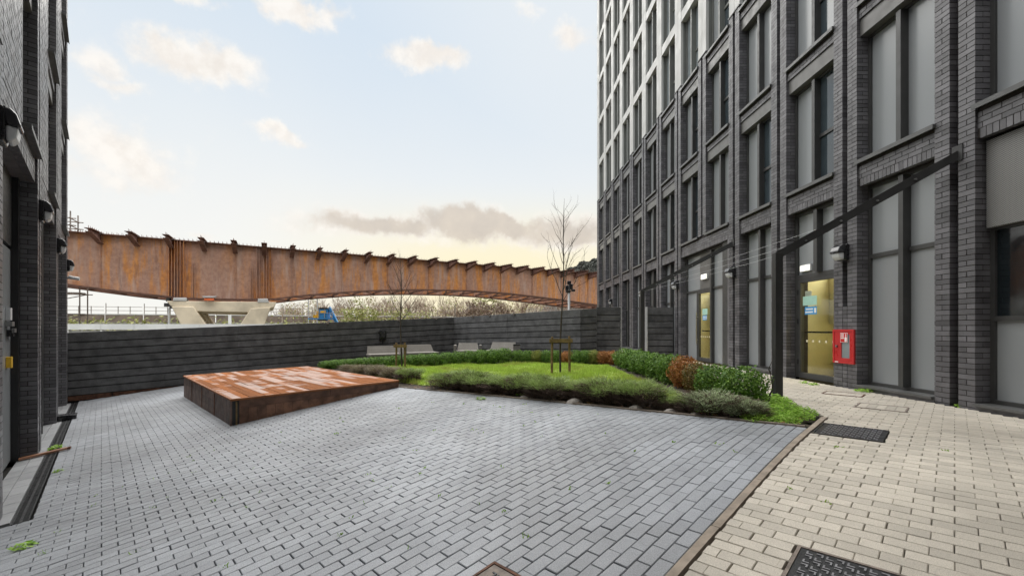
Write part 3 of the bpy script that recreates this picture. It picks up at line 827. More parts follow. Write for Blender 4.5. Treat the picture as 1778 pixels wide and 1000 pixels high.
# ---- left-hand building: face on the line be = -.74, s = al
LB = Facade('apartment_building', 'dark brick block at the left edge seen along its facade', AX, BX, BX*-.74, -2.2)
LS = [2.76, 5.60, 8.44]; PL0 = 10.15
for k in range(-2, 5, 2):
    s0 = PL0+BAY*k; zlo = gz(*ab(s0, -.7)[:2])-.08
    LB.pier(s0, zlo, zlo+COURSE*int((12.4-zlo)/COURSE))
s0 = PL0-BAY*4; LB.part('pier_core', 'brick', [(s0, s0+PW, -.5, 0, gz(*ab(s0, -.7)[:2])-.08, 12.4)])
for k in (-4, -2, 0, 2):
    a, b = PL0+BAY*k+PW, PL0+BAY*(k+2); w0 = b-1.55       # plain brickwork, then one window against the next pier
    if k >= -2: LB.band(a, b, LS[0]-.43, LS[0]-.045)
    else: LB.part('spandrel', 'brick', [(a, b, -.35, -.03, LS[0]-.43, LS[0]-.045)])
    for n in range(4):
        za = LS[0]+2.84*n
        LB.sill(w0, b, za, .06)
        if n == 3: LB.part('spandrel', 'brick', [(w0, b, -.35, -.03, za+.003, 12.4)]); break
        LB.part('head_panel', 'panel_metal', [(w0, b, -.33, -.06, za+2.27, za+2.56)])
        LB.window(w0, b, za, za+2.27, ('grey_panel', 'grey_panel'), plane=-.225); LB.dark_back(w0, b, za, za+2.84)
        LB.part('spandrel', 'brick', [(w0, b, -.35, -.03, za+2.565, za+2.795)])
    if k >= -2: LB.band(a, w0, LS[0]-.044, LS[0]-.044+COURSE*128, soldier=False)
    else: LB.part('spandrel', 'brick', [(a, w0, -.35, -.03, LS[0]-.044, 12.4)])
LB.part('core', 'core', [(-12, PL0+BAY*4+PW-.02, -12, -.51, -3.2, 12.3)])
LB.part('parapet_cap', 'sill_metal', [(-12, PL0+BAY*4+PW+.06, -.6, .03, 12.45, 12.5)])
LB.part('rear_wall', 'brick', [(-12, PL0-BAY*4-.01, -.505, 0, -2.4, 12.44)])
LB.part('end_wall', 'brick', [(PL0+BAY*4+.54, PL0+BAY*4+PW+.05, -12, -.12, -3.0, 12.4)])
for k in (-4, -2, 0, 2):
    a, b = PL0+BAY*k+PW, PL0+BAY*(k+2); zg = gz(*ab(b, -.7)[:2])-.02; zt = LS[0]-.43
    LB.part('soffit', 'brick', [(a, b, -.33, -.122, zt+.002, zt+.02)])
    if k == -2:      # the steel door
        LB.part('window', 'black_paint', [(a, b-1.42, -.36, -.26, zg, zt), (b-.16, b-.002, -.36, -.19, zg, zt), (b-1.42, b-.16, -.36, -.26, 1.25, zt)])
        dr = LB.part('door', 'grey_panel', [(b-1.40, b-.165, -.32, -.272, zg+.03, 1.2)])
        LB.part('handle', 'steel_rod', [(b-.72, b-.46, -.271, -.20, .03, .10), (b-.60, b-.36, -.215, -.19, -.06, .0)], dr)
        LB.part('lock', 'black_plastic', [(b-.55, b-.3, -.271, -.21, -.12, -.02)], dr)
        LB.part('latch_plate', 'white_plastic', [(b-.66, b-.5, -.271, -.22, .12, .3)], dr)
        LB.part('key_box', 'yellow_paint', [(b-.62, b-.5, -.271, -.215, -.58, -.42)], dr)
        LB.part('side_light', 'grey_panel', [(b-1.4, b-.165, -.33, -.3, 1.28, zt)], dr)
    else:
        LB.window(a, b, zg+.04, zt, ('grey_panel', 'grey_panel'), plane=-.225, transoms=((1.2,), (1.2,))); LB.dark_back(a, b, zg, zt)
LB.flush()

# ------------------------------------------------------------------ things fixed to the buildings
def wall_light(fc, s, z, label, sc=1., groove=True, down=None, dp=1.):
    base = fc.M @ Vector((s, .0, z))
    root = thing('wall_light', label, 'wall light', base, 0, 'black and white bulkhead lights')
    def prof(name, mat, pts, w0, w1, bev=.012):
        mb = MB(); n = len(pts)
        mb.prism([(w0, p[0]*sc*dp, p[1]*sc) for p in pts], (w1-w0, 0, 0))
        o = mb.obj(name, M[mat], root, fc.M @ Matrix.Translation((s, .0, z))); bevel(o, bev, 2); return o
    w = .10*sc
    prof('back_plate', 'black_plastic', [(.002, -.14), (.06, -.14), (.075, -.1), (.075, .12), (.05, .15), (.002, .15)], -w*1.05, w*1.05)
    prof('hood', 'hood_plastic', [(.075, .005), (.20, -.01), (.205, .02), (.17, .10), (.11, .145), (.05, .155), (.05, .1)], -w, w, .02)
    prof('lens', 'white_plastic', [(.076, -.125), (.12, -.13), (.165, -.09), (.185, -.012), (.076, .004)], -w*.86, w*.86, .02)
    if down is not None:
        MB().box(-.022, .022, -.118, -.09, down-z, -.1).obj('conduit', M['black_paint'], root, fc.M @ Matrix.Translation((s, 0, z)))
    return root
wall_light(RB, rs(1)+.275, 1.42, 'bulkhead wall light on the pier above the red cabinet', 1.05, down=.5)
wall_light(RB, rs(3)+.275, 1.56, 'bulkhead wall light on the pier right of the farther glazed door', 1.1, down=-1.0)
wall_light(RB, rs(5)+.275, 1.60, 'bulkhead wall light on the pier left of the farther glazed door', 1.1, down=-1.0)
wall_light(RB, rs(7)+.275, 1.6, 'bulkhead wall light partly behind the thin far post', 1.1)
wall_light(RB, rs(10)+.275, 1.6, 'smallest bulkhead light on the right-hand block, above the end of the fence', 1.1)
wall_light(LB, PL0-BAY*2+.275, 2.0, 'largest bulkhead light, cut off at the left edge', 1.2, dp=.66)
wall_light(LB, PL0+.275, 1.93, 'second largest bulkhead light on the left-hand block', 1.2, dp=.66)
wall_light(LB, PL0+BAY*2+.275, 1.9, 'third bulkhead light along the left-hand block', 1.2, dp=.66)
wall_light(LB, PL0+BAY*4+.3, 1.87, 'farthest bulkhead light on the left-hand block, against the bridge', 1.2, dp=.66)
cctv = thing('security_camera', 'small white security camera at the far end of the left-hand block', 'camera', LB.M @ Vector((PL0+BAY*4+.4, 0, 1.5)))
mb = MB().tube((0, .003, 0), (0, .05, 0), .04, .04, 12); mb.obj('mount', M['white_plastic'], cctv, LB.M @ Matrix.Translation((PL0+BAY*4+.4, 0, 1.52)))
MB().tube((0, .03, .02), (-.05, .26, -.02), .055, .05, 12).obj('body', M['white_plastic'], cctv, LB.M @ Matrix.Translation((PL0+BAY*4+.4, 0, 1.52)))
# red dry riser cabinet
cab = thing('riser_cabinet', 'red metal wall cabinet with small window on the brick pier beside the door', 'cabinet', RB.M @ Vector((rs(1)+.27, 0, -.6)))
z0, z1 = -.66, -.02; x0, x1 = rs(1)+.03, rs(1)+.53
RB.part('frame', 'red_paint', [(x0, x0+.04, .004, .035, z0, z1), (x1-.04, x1, .004, .035, z0, z1), (x0+.04, x1-.04, .004, .035, z0, z0+.04), (x0+.04, x1-.04, .004, .035, z1-.04, z1)], cab)
xw0, xw1 = x0+.10, x0+.30      # window lies towards the camera side
dr = RB.part('door', 'red_paint', [(x0+.043, xw0, .004, .028, z0+.043, z1-.043), (xw1, x1-.043, .004, .028, z0+.043, z1-.043), (xw0, xw1, .004, .028, z0+.043, z0+.10), (xw0, xw1, .004, .028, z1-.09, z1-.043)], cab)
RB.part('pane', 'blind_glass', [(xw0-.002, xw1+.002, .006, .014, z0+.098, z1-.088)], dr)
RB.part('lock', 'steel_rod', [(x1-.12, x1-.085, .029, .05, -.36, -.32)], dr); RB.part('maker_plate', 'white_sign', [(x1-.14, x1-.06, .0355, .037, z0+.012, z0+.03)], dr)
o = RB.part('notice', 'white_sign', [(xw0+.045, xw0+.215, .029, .0305, -.265, -.085)], dr)
RB.part('notice_panel', 'red_sign', [(xw0+.052, xw0+.208, .0308, .0318, -.258, -.092)], dr)
RB.part('lettering', 'white_sign', [(xw0+.125, xw0+.195, .032, .033, zz, zz+.018) for zz in (-.125, -.16, -.195)]+[(xw0+.06, xw0+.11, .032, .033, -.25, -.17), (xw0+.075, xw0+.09, .032, .033, -.17, -.105)], dr)
# ------------------------------------------------------------------ fences
def fence(name, label, A, B, zA, zB, seams, nb=8, top=.315, pitch=.235, th=.05, post=None):
    """plank fence between plan points A and B whose top falls from zA to zB; boards are separate pieces"""
    A = Vector((A[0], A[1], 0)); B = Vector((B[0], B[1], 0)); L = (B-A).length
    d = (B-A).normalized(); n = Vector((d.y, -d.x, 0))
    if n.y > 0: n = -n                       # towards the courtyard
    root = thing(name, label, 'fence', (A.x, A.y, gz(A.x, A.y)))
    zt = 0
    for i in range(nb):
        h = top if i == 0 else pitch
        cuts = [0]+[c for c in seams[i % len(seams)] if 0 < c < 1]+[1]
        for c0, c1 in zip(cuts[:-1], cuts[1:]):
            j = random.uniform(-.004, .004)
            P = []
            e0 = .0015/L if c0 > 0 else 0
            for zo in (-(zt+h-.026), -zt):
                for (c, off) in ((c0+e0, 0), (c1-e0, 0), (c1-e0, -th), (c0+e0, -th)):
                    q = A+d*L*c+n*(off+j+(.012 if zo != -zt else 0)); P.append((q.x, q.y, zA+(zB-zA)*c+zo))
            bevel(MB().hexa(P).obj('board', M['board'], root), .004, 1)
        zt += h
    P = []
    for zo in (-zt-.3, -.02):
        for (c, off) in ((0, -th-.004), (1, -th-.004), (1, -th-.05), (0, -th-.05)):
            q = A+d*L*c+n*off; P.append((q.x, q.y, zA+(zB-zA)*c+zo))
    MB().hexa(P).obj('backing', M['black_paint'], root)
    return root, A, d, n, L, zt
ST = [[.19+.0, .56], [.355, .74], [.19, .56, .9], [.355, .74], [.19, .6], [.36, .8], [.0, .52], [.17, .52]]
f1, A1, d1_, n1, L1, zt1 = fence('plank_fence', 'long dark grey plank fence on the left, in front of the bridge', FA-(FB-FA)*.03, FB+(FB-FA)*.006, -.152, .51, [[.356], [.356, .74], [.356], [.356, .7], [.356], [.356, .66], [.2, .6], [.2, .6]])
f2, A2, d2_, n2, L2, zt2 = fence('plank_fence', 'lighter plank fence behind the two right-hand benches', FB, FC, .51, .705, [[.48], [.48], [.48, .9], [.48], [.55], [.55], [.4], [.4]])
fence('plank_fence', 'short dark plank fence piece between the long corner fence and the gate panel', FC+Vector((.02, .0)), (3.42, 15.98), .70, .735, [[]], th=.05)
fence('plank_fence', 'dark plank panel left of the thin far post', (3.44, 16.1), (4.37, 16.2), .80, .805, [[]])
fence('plank_fence', 'dark plank panel right of the thin far post, against the brick wall', (5.42, 16.38), (6.43, 16.38), .80, .80, [[]])
for x in (4.395, 5.395):
    pz = gz(x, 16.3)
    t = thing('gate_post', 'slim pale gate post at the %s of the fence opening' % ('left' if x < 5 else 'right'), 'post', (x, 16.3, pz))
    MB().box(x-.02, x+.02, 16.24, 16.40, pz-.05, .81).obj('post', M['galv'], t)
    MB().box(x-.024, x+.024, 16.236, 16.404, .811, .822).obj('cap', M['galv'], t)
# rusty strip at the foot of the long fence
rs_ = thing('base_strip', 'rust coloured strip along the foot of the long left fence', 'edging', (A1.x, A1.y, gz(A1.x, A1.y)))
for i in range(6):
    P = []; c0, c1 = i/6*.62, (i+1)/6*.62-.002
    for zo in (-zt1-.14, -zt1+.0):
        for (c, off) in ((c0, .03), (c1, .03), (c1, -.02), (c0, -.02)):
            q = A1+d1_*L1*c+n1*off; P.append((q.x, q.y, -.152+(.51+.152)*c+zo))
    MB().hexa(P).obj('strip', M['rust_strip'], rs_)
def on_fence(A, d, L, n, zA, zB, c, off, dz):
    q = A+d*L*c+n*off; return Vector((q.x, q.y, zA+(zB-zA)*c+dz))
for i, (which, c) in enumerate(((1, .585), (1, .80), (1, .93), (2, .18), (2, .33), (2, .53))):
    args = (A1, d1_, L1, n1, -.152, .51) if which == 1 else (A2, d2_, L2, n2, .51, .705)
    p = on_fence(*args, c, .0, -.0)
    t = thing('fence_clip', ('first', 'second', 'third', 'fourth', 'fifth', 'sixth')[i]+' small metal clip from the left on the fence top', 'clip', p, 0, 'clips on the fence top')
    MB().box(-.05, .05, -.03, .05, .002, .03).obj('cap', M['galv'], t, Matrix.Translation(p)); MB().box(-.035, .035, -.075, -.031, -.06, .02).obj('clamp', M['rusty_iron'], t, Matrix.Translation(p))
p = on_fence(A1, d1_, L1, n1, -.152, .51, .745, .06, -.62); yaw = math.atan2(d1_.y, d1_.x)
jb = thing('junction_box', 'black box fixed to the long fence above the benches', 'box', p, yaw)
m_ = Matrix.Translation(p) @ Matrix.Rotation(yaw, 4, 'Z')
bevel(MB().box(-.15, .15, -.05, .05, -.2, .2).obj('body', M['black_plastic'], jb, m_), .03); bevel(MB().box(-.09, .09, -.075, -.051, -.12, .12).obj('lid', M['hood_plastic'], jb, m_), .02)
MB().tube((0, -.02, -.2), (0, -.02, -.35), .02).obj('cable_gland', M['black_paint'], jb, m_)

# ------------------------------------------------------------------ deck
dk = thing('timber_deck', 'low wedge-shaped brown timber deck with wet top boards', 'deck', gp(*ab(9, 1.7)[:2]))
def dz_top(al, be): return -1.252-.0105*(al-DK_A0)+.018*(be-DK_B0)
def abz(al, be, z): p = ab(al, be); return (p.x, p.y, z)
nb = 24; bw = (DK_B1-DK_B0-.10)/nb
for i in range(nb):
    b0 = DK_B0+.05+i*bw+.003; b1 = DK_B0+.05+(i+1)*bw-.003
    cuts = [DK_A0+.055, DK_A0+2.0+(i % 2)*1.4+random.uniform(-.05, .05), DK_A0+4.4+(i % 2)*.6, DK_A1-.03]
    for c0, c1 in zip(cuts[:-1], cuts[1:]):
        me = MB().box(-(c1-c0)/2+.0015, (c1-c0)/2-.0015, -(b1-b0)/2, (b1-b0)/2, -.028, 0).mesh('board', M['deck_board'])
        al, be = (c0+c1)/2, (b0+b1)/2; p = ab(al, be)
        nrm = (AX*.0105-BX*.018+Vector((0, 0, 1))+Vector((random.gauss(0, .004), random.gauss(0, .004), 0))).normalized()
        t = (AX-nrm*AX.dot(nrm)).normalized(); bt = t.cross(nrm)*-1; bt = nrm.cross(t)
        z = dz_top(al, be)
        link('board', me, dk, Matrix(((t.x, bt.x, nrm.x, p.x), (t.y, bt.y, nrm.y, p.y), (t.z, bt.z, nrm.z, z), (0, 0, 0, 1))))
def dkbox(name, mat, a0, a1, b0, b1, zb, zt, **kw):
    """zb / zt give heights (callables of al, be)"""
    P = []
    for fz in (zb, zt):
        for (a_, b_) in ((a0, b0), (a1, b0), (a1, b1), (a0, b1)): P.append(abz(a_, b_, fz(a_, b_)))
    o = MB().hexa(P).obj(name, M[mat], dk, **kw); return o
G0 = lambda a_, b_: gz(*ab(a_, b_)[:2])-.03
T = lambda o: (lambda a_, b_: dz_top(a_, b_)+o)
for (a0, a1, b0, b1) in ((DK_A0, DK_A0+.05, DK_B0, DK_B1), (DK_A1-.03, DK_A1, DK_B0, DK_B1), (DK_A0+.05, DK_A1-.03, DK_B0, DK_B0+.048), (DK_A0+.05, DK_A1-.03, DK_B1-.048, DK_B1)):
    bevel(dkbox('edge_board', 'deck_edge', a0, a1, b0, b1, T(-.035), T(.003)), .004, 1)
dkbox('frame', 'black_paint', DK_A0+.07, DK_A1-.07, DK_B0+.07, DK_B1-.07, G0, T(-.04))
# front: fascia strip with short upright boards beneath, dying into the rising paving
dkbox('fascia', 'deck_side', DK_A0+.012, DK_A0+.04, DK_B0+.14, DK_B0+1.75, T(-.17), T(-.037)); dkbox('fascia', 'deck_side', DK_A0+.012, DK_A0+.04, DK_B0+1.755, DK_B1-.01, T(-.17), T(-.037))
b_ = DK_B0+.14; i = 0
while b_ < DK_B1-.1:
    b2 = min(b_+.148, DK_B1-.02)
    if dz_top(DK_A0, b_)-.175 > G0(DK_A0, b_): dkbox('upright_board', 'deck_side', DK_A0+.018+.003*(i % 2), DK_A0+.045, b_+.002, b2-.002, G0, T(-.174))
    b_ = b2; i += 1
dkbox('corner_trim', 'black_paint', DK_A0+.02, DK_A0+.06, DK_B0+.03, DK_B0+.135, G0, T(-.038)); dkbox('corner_strip', 'timber', DK_A0+.008, DK_A0+.019, DK_B0+.085, DK_B0+.11, G0, T(-.05))
dkbox('corner_post', 'deck_end', DK_A0+.004, DK_A0+.06, DK_B0+.002, DK_B0+.029, G0, T(-.037))
# left end: wide weathered panels with upright battens between
n_ = 4; wl_ = (DK_A1-DK_A0-.12)/n_
for i in range(n_):
    a0 = DK_A0+.062+i*wl_
    for j in range(3):
        zz = lambda u: (lambda a_, b_: G0(a_, b_)+(dz_top(a_, b_)-.037-G0(a_, b_))*u)
        dkbox('side_board', 'deck_end', a0+.03, a0+wl_-.002, DK_B0+.014+.002*j, DK_B0+.04, zz(j/3+.004), zz((j+1)/3))
    dkbox('batten', 'deck_side', a0, a0+.028, DK_B0+.004, DK_B0+.04, G0, T(-.037))
dkbox('back_panel', 'deck_side', DK_A1-.028, DK_A1-.002, DK_B0+.05, DK_B1-.05, G0, T(-.037)); dkbox('garden_side_panel', 'deck_side', DK_A0+.06, DK_A1-.04, DK_B1-.03, DK_B1-.006, G0, T(-.037))

# ------------------------------------------------------------------ steel frames with wires along the path
frames = []
for (x, y, yw, zw, lab) in ((4.26, 6.68, 6.03, 2.52, 'near'), (4.23, 13.2, 12.0, 2.45, 'far')):
    z = gz(x, y); tp = 1.18
    t = thing('steel_trellis', '%s dark steel post with arm rising to the brick wall' % lab, 'frame', (x, y, z), 0, 'trellis frames along the path')
    bevel(MB().box(x-.058, x+.058, y-.05, y+.05, z-.1, tp).obj('post', M['dark_metal'], t), .006)
    MB().bar((x-.03, y, tp-.055), (6.44, yw, zw-.05), .05, .115).obj('arm', M['dark_metal'], t)
    arm = Vector((6.44, yw, zw))-Vector((x, y, tp))
    for u in (.16, .36, .56, .76):
        q = Vector((x, y, tp))+arm*u; MB().tube(q+Vector((0, -.045, -.05)), q+Vector((0, .045, -.05)), .016, .016, 8).obj('wire_eye', M['steel_rod'], t)
    MB().box(6.385, 6.4, yw-.07, yw+.07, zw-.16, zw+.06).obj('wall_plate', M['dark_metal'], t)
    frames.append((Vector((x, y, tp)), arm))
for i, u in enumerate((.02, .16, .36)):
    p = frames[0][0]+frames[0][1]*u+Vector((0, .03, -.055)); q = frames[1][0]+frames[1][1]*u+Vector((0, -.03, -.055)); mid = (p+q)/2-Vector((0, 0, .03))
    mb = MB().tube(p, mid, .0022, .0022, 5).tube(mid, q, .0022, .0022, 5)
    mb.obj('trellis_wire', M['galv'], label=('lowest', 'middle', 'highest')[i]+' thin steel wire strung between the two dark steel frames', cat='wire', group='trellis wires')

# ------------------------------------------------------------------ benches
def bench(p, rz, w, label, arm_l=True, arm_r=True):
    root = thing('bench', label, 'bench', p, rz, 'garden benches'); m = Matrix.Translation(p) @ Matrix.Rotation(rz, 4, 'Z')
    def bx(name, mat, *b, **kw): o = MB().box(*b).obj(name, M[mat], root, m); bevel(o, .012); return o
    bx('seat', 'bench_grey', -w/2, w/2, -.36, .22, .34, .42); bx('base', 'bench_grey', -w/2+.03, w/2-.03, -.32, .2, .02, .339)
    n = 9
    for i in range(n):       # reclined woven back, strip by strip
        u0, u1 = i/n, (i+1)/n-.012
        f = lambda u: (.17+.16*u, .42+.29*u)
        (y0, z0), (y1, z1) = f(u0), f(u1)
        s0, s1 = w/2-.06*u0-.03, w/2-.06*u1-.03
        MB().hexa([(-s0, y0, z0), (s0, y0, z0), (s0, y0+.05, z0), (-s0, y0+.05, z0), (-s1, y1, z1), (s1, y1, z1), (s1, y1+.05, z1), (-s1, y1+.05, z1)]).obj('back_strip', M['bench_grey'], root, m)
    for on, s in ((arm_l, -1), (arm_r, 1)):
        if on: bx('arm', 'bench_grey' if s < 0 else 'bench_dark', min(s*w/2, s*(w/2+.09)), max(s*w/2, s*(w/2+.09)), -.36, .34, .02, .64)
    return root
ya = math.atan2(d1_.y, d1_.x)
def lane(A, d, L, n, c, off): q = A+d*L*c+n*off; return gp(q.x, q.y)
bench(gp(-4.72, 16.85, -.04), ya, 1.45, 'leftmost pale grey bench against the long fence', False, False)
bench(gp(-3.45, 17.2, -.04), ya, 1.35, 'second pale grey bench from the left, behind the smaller staked tree', True, False)
yb = math.atan2(d2_.y, d2_.x)
bench(gp(-1.55, 17.5, -.04), R(4), .95, 'third pale grey bench from the left, near the fence corner', True, True)
bench(gp(-.15, 17.2, -.04), R(-14), 1.15, 'rightmost pale grey bench with a dark arm', False, True)
pl_ = thing('litter_bin', 'small dark box bin right of the benches', 'bin', gp(.42, 16.3)); q = gp(.42, 16.3)
for b in ((-.13, .13, -.11, -.09), (-.13, .13, .09, .11), (-.13, -.11, -.09, .09), (.11, .13, -.09, .09)): MB().box(q.x+b[0], q.x+b[1], q.y+b[2], q.y+b[3], q.z, q.z+.58).obj('side', M['bench_dark'], pl_)
MB().box(q.x-.14, q.x+.14, q.y-.12, q.y+.12, q.z+.581, q.z+.61).obj('lid', M['black_plastic'], pl_)
# bits by the left facade
q = ab(10.02, -.55); qz = gz(q.x, q.y)
bt_ = thing('timber_batten', 'orange-brown timber batten lying across the drain', 'batten', (q.x, q.y, qz)); a0 = ab(9.98, -.93); a1_ = ab(10.04, -.40)
bevel(MB().bar((a0.x, a0.y, gz(a0.x, a0.y)+.03), (a1_.x, a1_.y, gz(a1_.x, a1_.y)+.035), .07, .035).obj('batten', M['deck_board'], bt_), .005)
MB().bar((a1_.x, a1_.y, gz(a1_.x, a1_.y)+.035), (a1_.x+.03, a1_.y+.02, gz(a1_.x, a1_.y)+.036), .072, .037).obj('end_cap', M['rust_strip'], bt_)
q = ab(14.35, -.58); qz = gz(q.x, q.y); rb_ = Matrix.Translation((q.x, q.y, qz)) @ Matrix.Rotation(math.atan2(AX.y, AX.x), 4, 'Z')
t = thing('bait_box', 'small black plastic box beside the drain near the far pier', 'box', (q.x, q.y, qz)); bevel(MB().box(-.14, .14, -.16, .16, .006, .10).obj('body', M['black_plastic'], t, rb_), .02); bevel(MB().box(-.15, .15, -.17, .17, .101, .125).obj('lid', M['hood_plastic'], t, rb_), .01)
# ------------------------------------------------------------------ bridge
BL = Vector((-30.8, 30.0, 0)); BR = Vector((11.9, 54.0, 0)); BD = (BR-BL).normalized(); BN = Vector((BD.y, -BD.x, 0)); BLEN = (BR-BL).length; BT = 6.75
def bs(px):       # distance along the girder at which photo column px meets it
    r = (px-878)/F; return (r*BL.y-BL.x)/(BD.x-r*BD.y)
def bpnt(s, off, z): q = BL+BD*s+BN*off; return Vector((q.x, q.y, z))
PROF = []
for px, py in ((40, 482), (118, 493), (200, 504), (300, 515), (345, 518), (410, 519), (470, 519), (520, 513), (560, 509.5), (626, 505), (680, 503), (736, 502.5), (815, 504.4), (870, 508), (909.5, 512), (972, 520), (1035, 528.7)):
    s = bs(px); q = BL+BD*s; PROF.append((s, (570-py)/F*q.y))
PROF.append((bs(1035)+9, PROF[-1][1]-.1))
S_0, S_1 = PROF[0][0]-1, PROF[-1][0]
def bbot(s):
    for (s0, z0), (s1, z1) in zip(PROF[:-1], PROF[1:]):
        if s <= s1: return z0+(z1-z0)*(max(s, s0)-s0)/(s1-s0)
    return PROF[-1][1]
br = thing('steel_bridge', 'rusty weathering steel girder bridge crossing behind the fence', 'bridge', bpnt(20, 0, GZ))
def girder(off, tag_):
    N = 90; web = MB(); fl = MB(); tf = MB()
    ss = [S_0+(S_1-S_0)*i/N for i in range(N+1)]
    for s0, s1 in zip(ss[:-1], ss[1:]):
        z0, z1 = bbot(s0), bbot(s1)
        for mb, (o0, o1, a0, a1, t0, t1) in ((web, (-.03, .03, z0, z1, BT, BT)), (fl, (-.42, .42, z0-.10, z1-.10, z0, z1)), (tf, (-.35, .35, BT, BT, BT+.06, BT+.06))):
            mb.hexa([bpnt(s0, off+o0, a0), bpnt(s1, off+o0, a1), bpnt(s1, off+o1, a1), bpnt(s0, off+o1, a0), bpnt(s0, off+o0, t0), bpnt(s1, off+o0, t1), bpnt(s1, off+o1, t1), bpnt(s0, off+o1, t0)])
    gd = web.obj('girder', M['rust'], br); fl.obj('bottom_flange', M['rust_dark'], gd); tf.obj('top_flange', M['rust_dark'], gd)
    return gd
gd1 = girder(0, 'near'); gd2 = girder(-6.5, 'far')
def stiff(s, top=1., w=.2, parent=gd1):
    zb = bbot(s); zt = zb+(BT-zb)*top
    MB().hexa([bpnt(s-.015, .031, zb), bpnt(s+.015, .031, zb), bpnt(s+.015, .031+w, zb), bpnt(s-.015, .031+w, zb), bpnt(s-.015, .031, zt), bpnt(s+.015, .031, zt), bpnt(s+.015, .031+w*(1 if top > .9 else .3), zt), bpnt(s-.015, .031+w*(1 if top > .9 else .3), zt)]).obj('stiffener', M['rust'], parent)
for px in (294.5, 299, 304.5, 309, 314, 320): stiff(bs(px), 1, .30)
for px in (446, 451, 458, 463, 467, 472): stiff(bs(px), 1, .2)
for px in (335, 339, 436, 439): stiff(bs(px), .62, .22)
BR_S = [bs(175)+2.06*i for i in range(-2, 29)]
for s in BR_S:
    # tapered cross-girder end cantilevered out from the web, its top plate a little above the flange
    prof = [(.03, BT-.62), (.05, BT-.62), (2.5, BT-.22), (2.5, BT-.03), (.36, BT+.06), (.36, BT+.0), (.03, BT+.0)]
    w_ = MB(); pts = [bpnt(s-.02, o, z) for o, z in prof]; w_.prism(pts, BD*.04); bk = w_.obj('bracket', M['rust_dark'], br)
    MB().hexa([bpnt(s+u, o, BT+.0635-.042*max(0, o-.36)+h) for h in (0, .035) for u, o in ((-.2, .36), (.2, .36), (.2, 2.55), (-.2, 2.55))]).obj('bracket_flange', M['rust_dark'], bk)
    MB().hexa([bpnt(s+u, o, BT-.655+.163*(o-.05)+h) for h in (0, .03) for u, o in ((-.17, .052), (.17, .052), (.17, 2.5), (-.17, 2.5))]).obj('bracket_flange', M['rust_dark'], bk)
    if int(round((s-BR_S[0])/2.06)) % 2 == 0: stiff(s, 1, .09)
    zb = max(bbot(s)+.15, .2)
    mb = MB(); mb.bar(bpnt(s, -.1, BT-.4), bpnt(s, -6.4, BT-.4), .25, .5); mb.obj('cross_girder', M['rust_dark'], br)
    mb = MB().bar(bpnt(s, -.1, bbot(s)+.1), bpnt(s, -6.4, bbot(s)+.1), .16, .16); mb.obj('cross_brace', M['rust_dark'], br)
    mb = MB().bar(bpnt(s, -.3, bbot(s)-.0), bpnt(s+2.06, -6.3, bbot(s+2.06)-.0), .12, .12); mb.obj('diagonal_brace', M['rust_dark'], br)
st_ = MB(); s = S_0
while s < S_1:
    for o in (-.2, .2): p = bpnt(s, o, BT+.06); st_.tube(p, p+Vector((0, 0, .17)), .014, .014, 4)
    s += .28
for s in BR_S:
    for o in (.5, .9, 1.3, 1.7, 2.1, 2.45): p = bpnt(s, o, BT+.09-.042*(o-.36)); st_.tube(p, p+Vector((0, 0, .18)), .014, .014, 4)
st_.obj('shear_studs', M['rust_dark'], br, kind='stuff')
# concrete V pier
pier = thing('bridge_pier', 'pale concrete V-shaped pier under the rusty bridge', 'pier', bpnt(bs(385), -3, GZ))
def pz(px, py, off=.9):
    s = bs(px); q = BL+BD*s+BN*off; r_ = q.y; return bpnt(s, off, (570-py)/F*(BL+BD*s).y)
cap = [(291, 523), (480, 525), (474, 537), (428, 543), (344, 540), (298, 533)]
def slab(name, pts, o0, o1, mat='concrete', parent=pier):
    P = [pz(a_, b_, 0) + BN*o0 for a_, b_ in pts]; m_ = MB().prism(P, BN*(o1-o0)); return bevel(m_.obj(name, M[mat], parent), .06)
slab('cap_beam', [(291, 523), (480, 525), (476, 534), (438, 543), (340, 541), (299, 532)], .5, -7.2)
slab('leg', [(300, 532.5), (338, 533), (378, 590), (330, 590)], .62, -2.0); slab('leg', [(470, 534), (436, 536), (400, 590), (450, 590)], .62, -2.0)
slab('leg', [(300, 533), (338, 534), (378, 590), (330, 590)], -4.6, -7.1); slab('leg', [(468, 534), (436, 536), (400, 590), (450, 590)], -4.6, -7.1)
slab('bearing_block', [(303, 517.5), (326, 517.5), (326, 523.5), (302, 523.5)], .55, -.6, 'concrete_grey'); slab('bearing_block', [(448, 519), (465, 519), (467, 526), (447, 526)], .55, -.6, 'concrete_grey')
slab('jack_plate', [(352, 515.5), (379, 515.5), (374, 518.5), (357, 518.5)], 1.0, .5, 'galv'); slab('warning_net', [(357, 519), (374, 519), (374, 523), (357, 523)], .95, .9, 'orange_net')

# ------------------------------------------------------------------ beyond the fence
# pale wall just behind the fence on the left
wd = Vector((1, .08, 0)).normalized(); W0 = Vector((-34, 27, 0)); W1 = W0+wd*24
ww = thing('low_wall', 'long low white wall with flat coping just beyond the left fence', 'wall', (W0.x, W0.y, GZ))
for i in range(12):
    p, q = W0+wd*(2*i), W0+wd*(2*i+1.98)
    MB().bar((p.x, p.y, -1.85), (q.x, q.y, -1.85), .18, 3.4).obj('panel', M['concrete_grey'], ww)
    MB().bar((p.x, p.y, .10), (q.x, q.y, .10), .5, .36).obj('coping', M['white_paint'], ww)
    MB().bar((p.x, p.y-.14, -1.8), (p.x, p.y-.14, -.1), .16, .1, up=(1, 0, 0)).obj('rib', M['white_paint'], ww)
